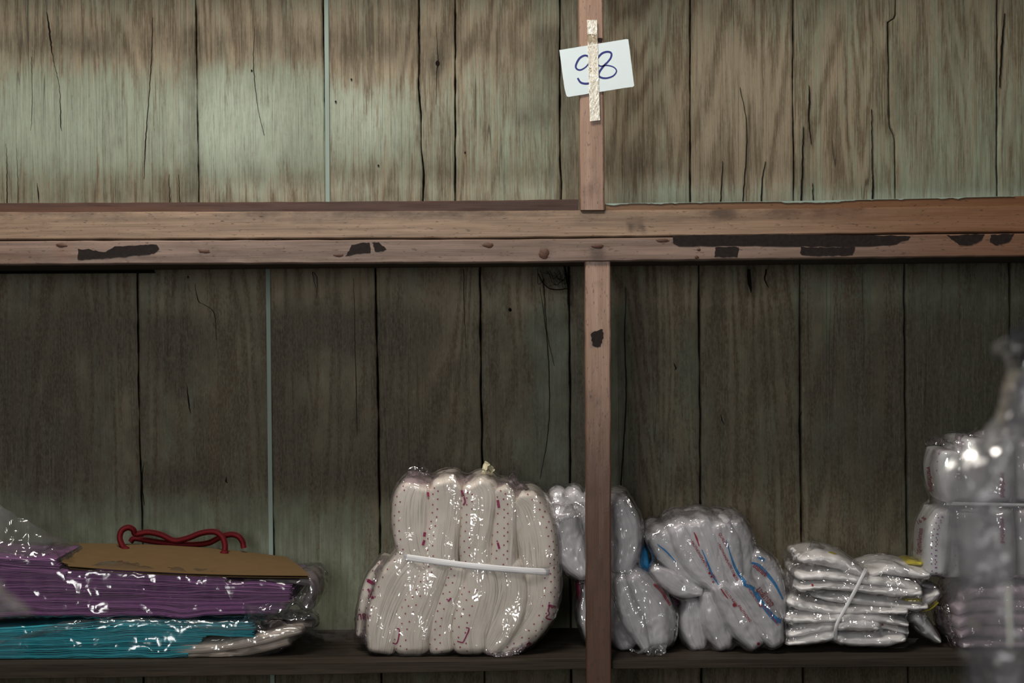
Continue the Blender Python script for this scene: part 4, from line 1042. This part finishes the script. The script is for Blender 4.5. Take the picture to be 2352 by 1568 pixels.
E.ribbon([(1903, 1267, 1), (1912, 1269, 2.4), (1922, 1272, 1)], 0, 'yellow_print', M_YEL, .0013, 12, ebv)
E.lobe([(2086, 1294, 3), (2100, 1294, 6), (2118, 1296, 5)], .095, .04, M_YEL, .0004, .004, 480, e=.8, name='printed_fold')
E.lobe([(2080, 1378, 4), (2098, 1380, 7), (2116, 1378, 5)], .080, .04, M_YEL, .0004, .004, 481, e=.8, name='printed_fold')
E.lobe([(2120, 1404, 3), (2138, 1398, 4), (2156, 1384, 4)], .088, .04, M_YEL, .0004, .004, 482, e=.8, name='printed_fold')
E.film(mat_film('thin_clear_film', (.97, .97, .97), .04, (.8, .79, .8), 1.2, .9, .12, .9), .004, .003, .0045, 4, .002, 41)
strap(E, [(1990, 1306, .075), (1984, 1318, .046), (1968, 1350, .038), (1946, 1390, .034), (1926, 1426, .033), (1920, 1446, .036), (1919, 1470, .05)], 4.6, .0012, M_STRAP)
film_patch([(1790, 1262), (1820, 1270), (1850, 1284)], [(1800, 1290), (1822, 1300), (1846, 1300)], .12, .09, .010, M_FILM_LOOSE, 'loose_film_end', E.o, 40, 24, 43, .01, .016)
film_patch([(1862, 1228), (1880, 1245), (1905, 1262)], [(1850, 1280), (1870, 1276), (1900, 1272)], .13, .09, .008, M_FILM_LOOSE, 'loose_film_end', E.o, 40, 20, 44, .01, .014)
film_patch([(1792, 1305), (1815, 1318), (1838, 1345), (1836, 1380)], [(1800, 1345), (1812, 1350), (1822, 1370), (1826, 1390)], .12, .08, .008, M_FILM_LOOSE, 'loose_film_end', E.o, 40, 20, 45, .01, .014)
film_patch([(2040, 1468), (2075, 1466), (2110, 1464)], [(2040, 1492), (2070, 1492), (2094, 1478)], .05, .09, .006, M_FILM_LOOSE, 'loose_film_end', E.o, 40, 20, 46, .006, .014)

# ---- G2: stack under the tall bundle, partly behind the hanging film ---------
G = Bundle('plastic_bag_stack', 'dull white folded bag stack at the right end, under the tall dotted bundle', 'bag stack', base(2290, .15))
G.bl = [([(2215, 1376, 12), (2250, 1362, 16), (2330, 1362, 17), (2440, 1366, 15)], .070, .085), ([(2205, 1404, 14), (2240, 1394, 16), (2330, 1392, 16), (2440, 1396, 15)], .064, .09),
        ([(2204, 1434, 13), (2240, 1424, 15), (2330, 1424, 17), (2440, 1424, 15)], .062, .09), ([(2208, 1460, 12), (2240, 1452, 14), (2330, 1456, 16), (2440, 1452, 15)], .060, .09),
        ([(2216, 1482, 10), (2250, 1480, 13), (2330, 1482, 12), (2440, 1480, 12)], .062, .09)]
for i, (p, y, d) in enumerate(G.bl):
    G.lobe(p, y, d, M_WHITE, .0009, .006, 500 + i * 5, e=.75, crum=.0016, cap=.8, name='folded_bag')
G.film(M_FILM_P, .006, .003, .005, 6, .003, 51)
film_patch([(2150, 1390), (2160, 1430), (2166, 1462), (2178, 1480)], [(2180, 1390), (2184, 1430), (2190, 1462), (2196, 1484)], .10, .055, .010, M_FILM_P, 'cellophane_frill', G.o, 50, 22, 53, .01, .012)

# ---- F: tall dotted bundle ---------------------------------------------------
Fb = Bundle('plastic_bag_bundle', 'tall upright bundle of pale bags with purple dotted print, standing on the right end stack', 'bag bundle', tuple(W(2250, 1345, .15)))
zF = float(W(2250, 1349, .10)[2])
Fb.bl = [([(2186, 1042, 26), (2182, 1080, 29), (2186, 1120, 27), (2194, 1146, 22)], .075, .060, (-1, -.45)), ([(2172, 1180, 22), (2160, 1225, 30), (2156, 1280, 30), (2156, 1315, 27)], .070, .055, (-1, .1)),
         ([(2214, 1030, 16), (2216, 1090, 18), (2216, 1145, 16)], .10, .06, (-1, 1)), ([(2192, 1180, 30), (2188, 1240, 34), (2190, 1320, 32)], .095, .06, None),
         ([(2248, 1016, 34), (2244, 1080, 40), (2240, 1145, 38)], .065, .08, (.3, 1)), ([(2240, 1178, 38), (2248, 1240, 40), (2254, 1320, 38)], .062, .08, (.1, 1)),
         ([(2306, 1010, 30), (2308, 1080, 32), (2306, 1145, 30)], .075, .08, (-1, 1)), ([(2306, 1178, 30), (2310, 1240, 32), (2312, 1320, 30)], .072, .08, (-1, 1)),
         ([(2372, 1020, 34), (2374, 1080, 38), (2372, 1145, 34)], .075, .08, None), ([(2372, 1178, 34), (2376, 1240, 38), (2376, 1320, 34)], .075, .08, None)]
for i, (p, y, d, stp) in enumerate(Fb.bl):
    Fb.lobe(p, y, d, M_SATIN, .0003, .008, 600 + i * 5, e=.55, crum=.0003, cap=.35, strip=stp, zmin=float(W(2120, 1338, .10)[2]) if i == 1 else zF)
add_stars(Fb, [(0, (-.9,), .014, 0, .4), (1, (-.55, -.1), .010, .05, 1), (1, (-.3,), .0075, .05, 1), (4, (.5, .85), .014, 0, 1), (5, (.35, .7), .0135, 0, 1), (2, (-.4, .4), .016, 0, 1), (3, (.2, .6), .018, 0, 1)], M_PURPINK, 'printed_dot_pattern', .0017)
fbv = Fb.bvh()
for t_, x, y, ang, sz in [('พรทวีทรัพย์', 2128, 1072, 84, 13), ('ขอบคุณครับ', 2112, 1212, 96, 13), ('16 %', 2108, 1205, -35, 13), ('พรทวีทรัพย์', 2298, 1085, 90, 13), ('พรทวีทรัพย์', 2298, 1190, 90, 13)]:
    Fb.decal(text_polys(t_, x, y, sz, ang, .95, bold=.03), 'printed_lettering', M_MAGENTA, .0014, fbv)
Fb.film(mat_film('clear_wrap', (.97, .96, .98), .02, (.8, .76, .8), .7, .7, .1, 1.0), .007, .004, .005, 10, .002, 61, zmin=zF - .002)
for A_, B_, s_ in [([(2126, 1012), (2142, 998), (2160, 1000), (2184, 1014)], [(2124, 1024), (2145, 1020), (2165, 1020), (2190, 1020)], 1), ([(2192, 1000), (2204, 992), (2216, 1000)], [(2196, 1024), (2206, 1026), (2214, 1018)], 2),
                   ([(2222, 996), (2250, 978), (2278, 968), (2298, 980)], [(2224, 1002), (2252, 998), (2280, 996), (2300, 996)], 3)]:
    film_patch(A_, B_, .12, .08, .009, M_FILM_P, 'cellophane_frill', Fb.o, 50, 18, 60 + s_, .01, .008)
film_patch([(2105, 1325), (2120, 1340), (2150, 1345)], [(2108, 1338), (2125, 1348), (2148, 1352)], .07, .06, .004, M_FILM_P, 'cellophane_frill', Fb.o, 30, 10, 66, .004, .008)
strap(Fb, [(2174, 1156, .09), (2210, 1157, .058), (2260, 1158, .052), (2310, 1159, .055), (2370, 1160, .06), (2410, 1160, .08)], 4, .0012, M_STRAP)

# ---- A: paper bag packs -------------------------------------------------------
def sheets(B_, n_, x0, x1f, y_top, y_bot, Yf, depth, mat, seed, wave, lname='paper_bag', lift=0):
    rg_ = random.Random(seed); obs = []
    for i in range(n_):
        f = (i + .5) / n_
        xr = x1f(f) + rg_.uniform(-7, 5); xl = x0 + rg_.uniform(-5, 5)
        nx = 46
        xs = np.linspace(xl, xr, nx)
        yc = y_top(xs) + (y_bot(xs) - y_top(xs)) * f + (vn(xs / 60, 0 * xs + f * 5, seed) - .5) * wave + (vn(xs / 22, 0 * xs + i, seed + 3) - .5) * 1.0
        th = (y_bot(xs) - y_top(xs)) / n_ * (.78 if rg_.random() < .8 else .5)
        Yv = Yf + rg_.uniform(0, .006) + (vn(xs / 90, 0 * xs + i * .2, seed + 5) - .5) * .006
        t = W(xs, yc - th / 2, Yv); b = W(xs, yc + th / 2, Yv); t[:, 2] = np.maximum(t[:, 2], ZTOP + .002); b[:, 2] = np.maximum(b[:, 2], ZTOP + .0008)
        tb = t + [0, depth, 0]; bb = b + [0, depth, 0]
        tm = t + [0, .0015, 0]; t2 = t.copy(); t2[:, 2] -= .0003
        V = np.concatenate([t2, b, bb, tb, tm]); N_ = nx
        Fc = []
        for k in range(nx - 1):
            Fc += [(k, k + 1, N_ + k + 1, N_ + k), (N_ + k, N_ + k + 1, 2 * N_ + k + 1, 2 * N_ + k), (3 * N_ + k, 3 * N_ + k + 1, 4 * N_ + k + 1, 4 * N_ + k)[::-1], (4 * N_ + k, 4 * N_ + k + 1, k + 1, k)[::-1]]
        for e_ in (0, nx - 1): Fc.append((e_, N_ + e_, 2 * N_ + e_, 3 * N_ + e_, 4 * N_ + e_))
        mesh(lname, V, Fc, mat, B_.o)
        B_.V.append(V); B_.F += [tuple(q + B_.n for q in f_) for f_ in Fc]; B_.n += len(V)


ipf = lambda *p: (lambda x: np.interp(x, [a for a, _ in p], [b for _, b in p]))
A1 = Bundle('paper_bag_pack', 'clear pack of bright turquoise paper bags lying at the left end of the lower shelf', 'bag pack', base(230, .15))
sheets(A1, 27, -170, lambda f: 585 - 10 * f if f < .38 else (500 - 80 * f), ipf((-170, 1450), (60, 1442), (250, 1426), (400, 1424), (600, 1432)), ipf((-170, 1538), (0, 1524), (200, 1522), (300, 1522), (400, 1525), (600, 1510)), .048, .20, M_CYAN, 3, 7)
for k, (p_, y_) in enumerate([([(392, 1492, 8), (440, 1492, 15), (520, 1486, 14), (600, 1470, 16), (650, 1455, 16), (690, 1448, 12)], .050), ([(400, 1502, 8), (450, 1508, 11), (530, 1502, 12), (600, 1490, 12), (660, 1474, 12)], .056),
                              ([(580, 1450, 10), (640, 1440, 14), (690, 1436, 12), (715, 1436, 8)], .075)]):
    A1.lobe(p_, y_, .05, M_PALE if k < 2 else mat_layers('dark_grey_folds', (.12, .105, .10), (.02, .02, .02), .003, .8, .3, 0), .0007, .0022, 700 + k, e=.75, cap=.6, name='folded_end')
A1.film(M_FILM_PACK, .006, .002, .006, 6, .004, 71)
A2 = Bundle('paper_bag_pack', 'clear pack of purple paper bags lying on the turquoise pack', 'bag pack', tuple(W(300, 1415, .15)))
sheets(A2, 34, -170, lambda f: (520 if f < .16 else 672) if f < .62 else 672 - 110 * (f - .62), ipf((-170, 1275), (0, 1300), (160, 1306), (200, 1308), (450, 1316), (700, 1330)), ipf((-170, 1425), (0, 1412), (200, 1412), (420, 1416), (600, 1412), (700, 1406)), .046, .20, M_PURPLE, 9, 9)
A2b = []
sheets(A2, 12, -170, lambda f: 128 + 26 * f, ipf((-170, 1262), (0, 1278), (160, 1284)), ipf((-170, 1290), (0, 1312), (100, 1318), (160, 1322)), .040, .16, M_PURPLE, 19, 5)
for k, (p_, y_) in enumerate([([(690, 1334, 12), (712, 1338, 15), (716, 1362, 14), (700, 1392, 12)], .055), ([(560, 1334, 7), (620, 1333, 9), (680, 1336, 9), (712, 1342, 8)], .060)]):
    A2.lobe(p_, y_, .07, mat_layers('mauve_grey_folds', (.17, .145, .15), (.04, .03, .04), .003, .8, .3, 0), .0007, .0024, 720 + k, e=.75, cap=.7, name='folded_end', zmin=float(W(600, 1420, .05)[2]))
A2.film(M_FILM_PACK, .006, .002, .006, 6, .004, 73, zmin=float(W(300, 1424, .05)[2]))
film_patch([(-60, 1130), (0, 1162), (60, 1196), (110, 1222), (160, 1244)], [(-60, 1300), (0, 1290), (60, 1282), (110, 1270), (165, 1252)], .10, .045, .010, M_FILM_LOOSE, 'loose_film_flap', A2.o, 60, 50, 75, .0, .03)
film_patch([(600, 1418), (650, 1428), (690, 1440), (740, 1452), (790, 1462)], [(600, 1470), (650, 1470), (700, 1470), (750, 1480), (800, 1475)], .045, .12, .010, M_FILM_LOOSE, 'loose_film_flap', A1.o, 60, 30, 76, .01, .022)
film_patch([(690, 1455), (720, 1440), (760, 1430), (800, 1400), (812, 1395)], [(700, 1480), (740, 1478), (775, 1470), (800, 1465), (815, 1462)], .08, .16, .008, M_FILM_LOOSE, 'loose_film_flap', A1.o, 50, 30, 77, .01, .018)
film_patch([(-60, 1500), (100, 1440), (170, 1424), (300, 1418), (450, 1424), (600, 1424)], [(-60, 1470), (60, 1466), (170, 1444), (300, 1432), (450, 1442), (600, 1448)], .038, .040, .006, M_FILM_LOOSE, 'loose_film_flap', A1.o, 90, 20, 78, .0, .02)
film_patch([(560, 1390), (620, 1385), (680, 1370), (715, 1360)], [(560, 1425), (620, 1424), (680, 1424), (725, 1420)], .040, .050, .010, M_FILM_LOOSE, 'loose_film_flap', A2.o, 50, 30, 79, .0, .02)

# kraft bag with red cord handles
kb = thing('paper_gift_bag', 'flat brown kraft paper bag with red cord handles, lying on the purple pack', 'paper bag', tuple(W(420, 1322, .15)))
def sheet_quad(far, near, Yn, Yf_, name, mat, th=.0012, nu=50, nv=16, sag=0.0, seed=0):
    a = catmull(near, nu); b = catmull(far, nu)
    t = np.linspace(0, 1, nv)[None, :, None]
    A3 = W(a[:, 0], a[:, 1], np.full(nu, Yn)); B3 = W(b[:, 0], b[:, 1], np.full(nu, Yf_))
    V = A3[:, None] * (1 - t) + B3[:, None] * t
    V[..., 2] += sag * np.sin(math.pi * t[..., 0]) + (vn(V[..., 0] / .12, V[..., 1] / .08, seed) - .5) * .0035 * t[..., 0]
    Vb = V.copy(); Vb[..., 2] -= th
    n1 = nu * nv
    Fc = grid_faces(nu, nv) + [f[::-1] for f in grid_faces(nu, nv, off=n1)]
    for i in range(nu - 1):
        Fc.append((i * nv, n1 + i * nv, n1 + (i + 1) * nv, (i + 1) * nv)); j = nv - 1
        Fc.append((i * nv + j, (i + 1) * nv + j, n1 + (i + 1) * nv + j, n1 + i * nv + j))
    for j in range(nv - 1):
        Fc.append((j, j + 1, n1 + j + 1, n1 + j)); q = (nu - 1) * nv
        Fc.append((q + j, n1 + q + j, n1 + q + j + 1, q + j + 1))
    return mesh(name, V.reshape(-1, 3) if False else np.concatenate([V.reshape(-1, 3), Vb.reshape(-1, 3)]), Fc, mat, kb, False)


sheet_quad([(124, 1246), (300, 1247), (480, 1256), (655, 1276)], [(157, 1299), (300, 1309), (500, 1318), (712, 1321)], .040, .24, 'front_panel', M_KRAFT, .0010, 50, 16, .002, 1)
sheet_quad([(128, 1254), (300, 1256), (480, 1265), (660, 1285)], [(160, 1305), (300, 1315), (500, 1323), (708, 1326)], .044, .24, 'back_panel', M_KRAFT, .0012, 50, 16, .0, 1)
for k in range(4):
    sheet_quad([(122 + 3 * k, 1252 + 4 * k), (150 + 3 * k, 1256 + 4 * k), (190, 1262 + 4 * k)], [(142 + 5 * k, 1290 + 4 * k), (156 + 3 * k, 1294 + 3 * k), (190, 1300 + 3 * k)], .050 + .004 * k, .22, 'side_gusset', M_KRAFT, .0008, 14, 8, .004, 3 + k)
ribbon_pts = [[(129, 1268), (160, 1272), (210, 1280), (270, 1288)], [(570, 1302), (620, 1294), (655, 1285)]]
kbv = BVHTree.FromPolygons([tuple(v.co) for v in kb.children[0].data.vertices], [tuple(p.vertices) for p in kb.children[0].data.polygons])
KB = Bundle.__new__(Bundle); KB.o = kb; KB.V = []; KB.F = []; KB.n = 0
for rp in ribbon_pts:
    KB.ribbon(rp, .6, 'crease', M_CRACK, .0008, 30, kbv)
KB.ribbon([(157, 1299), (300, 1309), (500, 1318), (711, 1321)], 1.3, 'cut_edge', M_KEDGE, .0006, 60, kbv)
tube([tuple(W(x, y, Y)) for x, y, Y in [(288, 1262, .20), (280, 1250, .205), (275, 1234, .21), (280, 1218, .215), (294, 1211, .22), (306, 1216, .225), (312, 1226, .23), (340, 1222, .235), (370, 1228, .24), (400, 1241, .24), (430, 1236, .235), (462, 1224, .23), (492, 1221, .225), (510, 1232, .22), (517, 1252, .21), (515, 1271, .20)]], .0056, 'cord_handle', M_ROPE, kb, 160, 12)
tube([tuple(W(x, y, Y)) for x, y, Y in [(300, 1244, .25), (310, 1236, .25), (345, 1242, .25), (400, 1249, .25), (450, 1250, .25), (480, 1246, .245), (505, 1234, .24), (530, 1227, .235), (548, 1232, .23), (558, 1246, .23), (560, 1258, .23)]], .0054, 'cord_handle', M_ROPE, kb, 130, 12)
for x, y, Y in [(288, 1262, .198), (515, 1271, .198)]:
    bm = bmesh.new(); bmesh.ops.create_uvsphere(bm, u_segments=16, v_segments=10, radius=.0085)
    for v in bm.verts: v.co.z *= .8
    me = bpy.data.meshes.new('cord_knot'); bm.to_mesh(me); bm.free(); me.materials.append(M_ROPE)
    o = bpy.data.objects.new('cord_knot', me); COL.objects.link(o); o.location = W(x, y, Y); adopt(o, kb)

# ---- things near the lens, out of focus ---------------------------------------
hb = thing('hanging_plastic_bag', 'blurred clear plastic bag hanging close to the camera at the right edge', 'plastic bag', tuple(W(2330, 900, -1.25)))
YG = -1.25
film_patch([(2312, 850), (2300, 900), (2286, 950), (2240, 1010), (2160, 1090), (2146, 1160), (2158, 1260), (2178, 1360), (2196, 1460), (2212, 1600), (2220, 1720)],
           [(2420, 850), (2430, 900), (2450, 950), (2500, 1010), (2520, 1090), (2530, 1160), (2540, 1260), (2540, 1360), (2540, 1460), (2540, 1600), (2540, 1720)], YG, YG + .03, .005, M_FILM_FG, 'bag_front', hb, 110, 60, 91, .05, .035)
film_patch([(2320, 850), (2310, 900), (2300, 950), (2260, 1010), (2190, 1090), (2180, 1160), (2190, 1260), (2210, 1360), (2220, 1460), (2230, 1600), (2236, 1720)],
           [(2420, 850), (2430, 900), (2450, 950), (2500, 1010), (2520, 1090), (2530, 1160), (2540, 1260), (2540, 1360), (2540, 1460), (2540, 1600), (2540, 1720)], YG + .03, YG + .03, .004, M_FILM_FG, 'bag_back', hb, 110, 60, 95, -.05, .04)
film_patch([(2262, 800), (2290, 825), (2312, 855), (2350, 870)], [(2352, 735), (2380, 745), (2400, 780), (2420, 860)], YG, YG, .012, mat_film('smoky_bag_film', (.55, .54, .56), .10, (.14, .13, .14), .4, .5, .2, .8), 'gathered_neck', hb, 50, 40, 97, .03, .03)
film_patch([(2318, 850), (2300, 920), (2290, 980)], [(2352, 860), (2340, 930), (2318, 990)], YG - .02, YG - .03, .012, M_FILM_FG, 'twisted_fold', hb, 40, 16, 98, .02, .02)
for xa, ya, xb, yb_, r in [(2318, 1345, 2322, 1480, 5)]:
    o = tube([tuple(W(x, y, YG - .055)) for x, y in [(xa, ya), (xa + 1, (ya + yb_) / 2), (xb, yb_)]], r * mm(YG), 'highlight_streak', mat_simple('highlight_streak_pale', (.62, .62, .56), .15, .8, .1), hb, 40, 8)  # pale rod standing in for a highlight streak on the film
fg = thing('plastic_film_corner', 'pale blurred corner of plastic film close to the camera at the left edge', 'plastic film', tuple(W(20, 1400, -1.3)))
film_patch([(-60, 1310), (0, 1338), (40, 1368), (72, 1396)], [(-60, 1430), (0, 1418), (40, 1412), (82, 1408)], -1.3, -1.32, .010, mat_film('whitish_film', (.6, .6, .6), .32, (.42, .41, .40), .3, .4, .3, .6), 'film_sheet', fg, 40, 30, 99, .02, .04)

# crumpled film on the rack below
cf = thing('crumpled_film', 'crumpled clear film just showing below the front of the lower shelf', 'plastic film', tuple(W(970, 1600, .16)))
film_patch([(925, 1552), (960, 1546), (990, 1548), (1015, 1544)], [(900, 1640), (950, 1650), (1000, 1650), (1050, 1640)], .14, .10, .014, M_FILM_LOOSE, 'film_sheet', cf, 50, 40, 101, .02, .02)
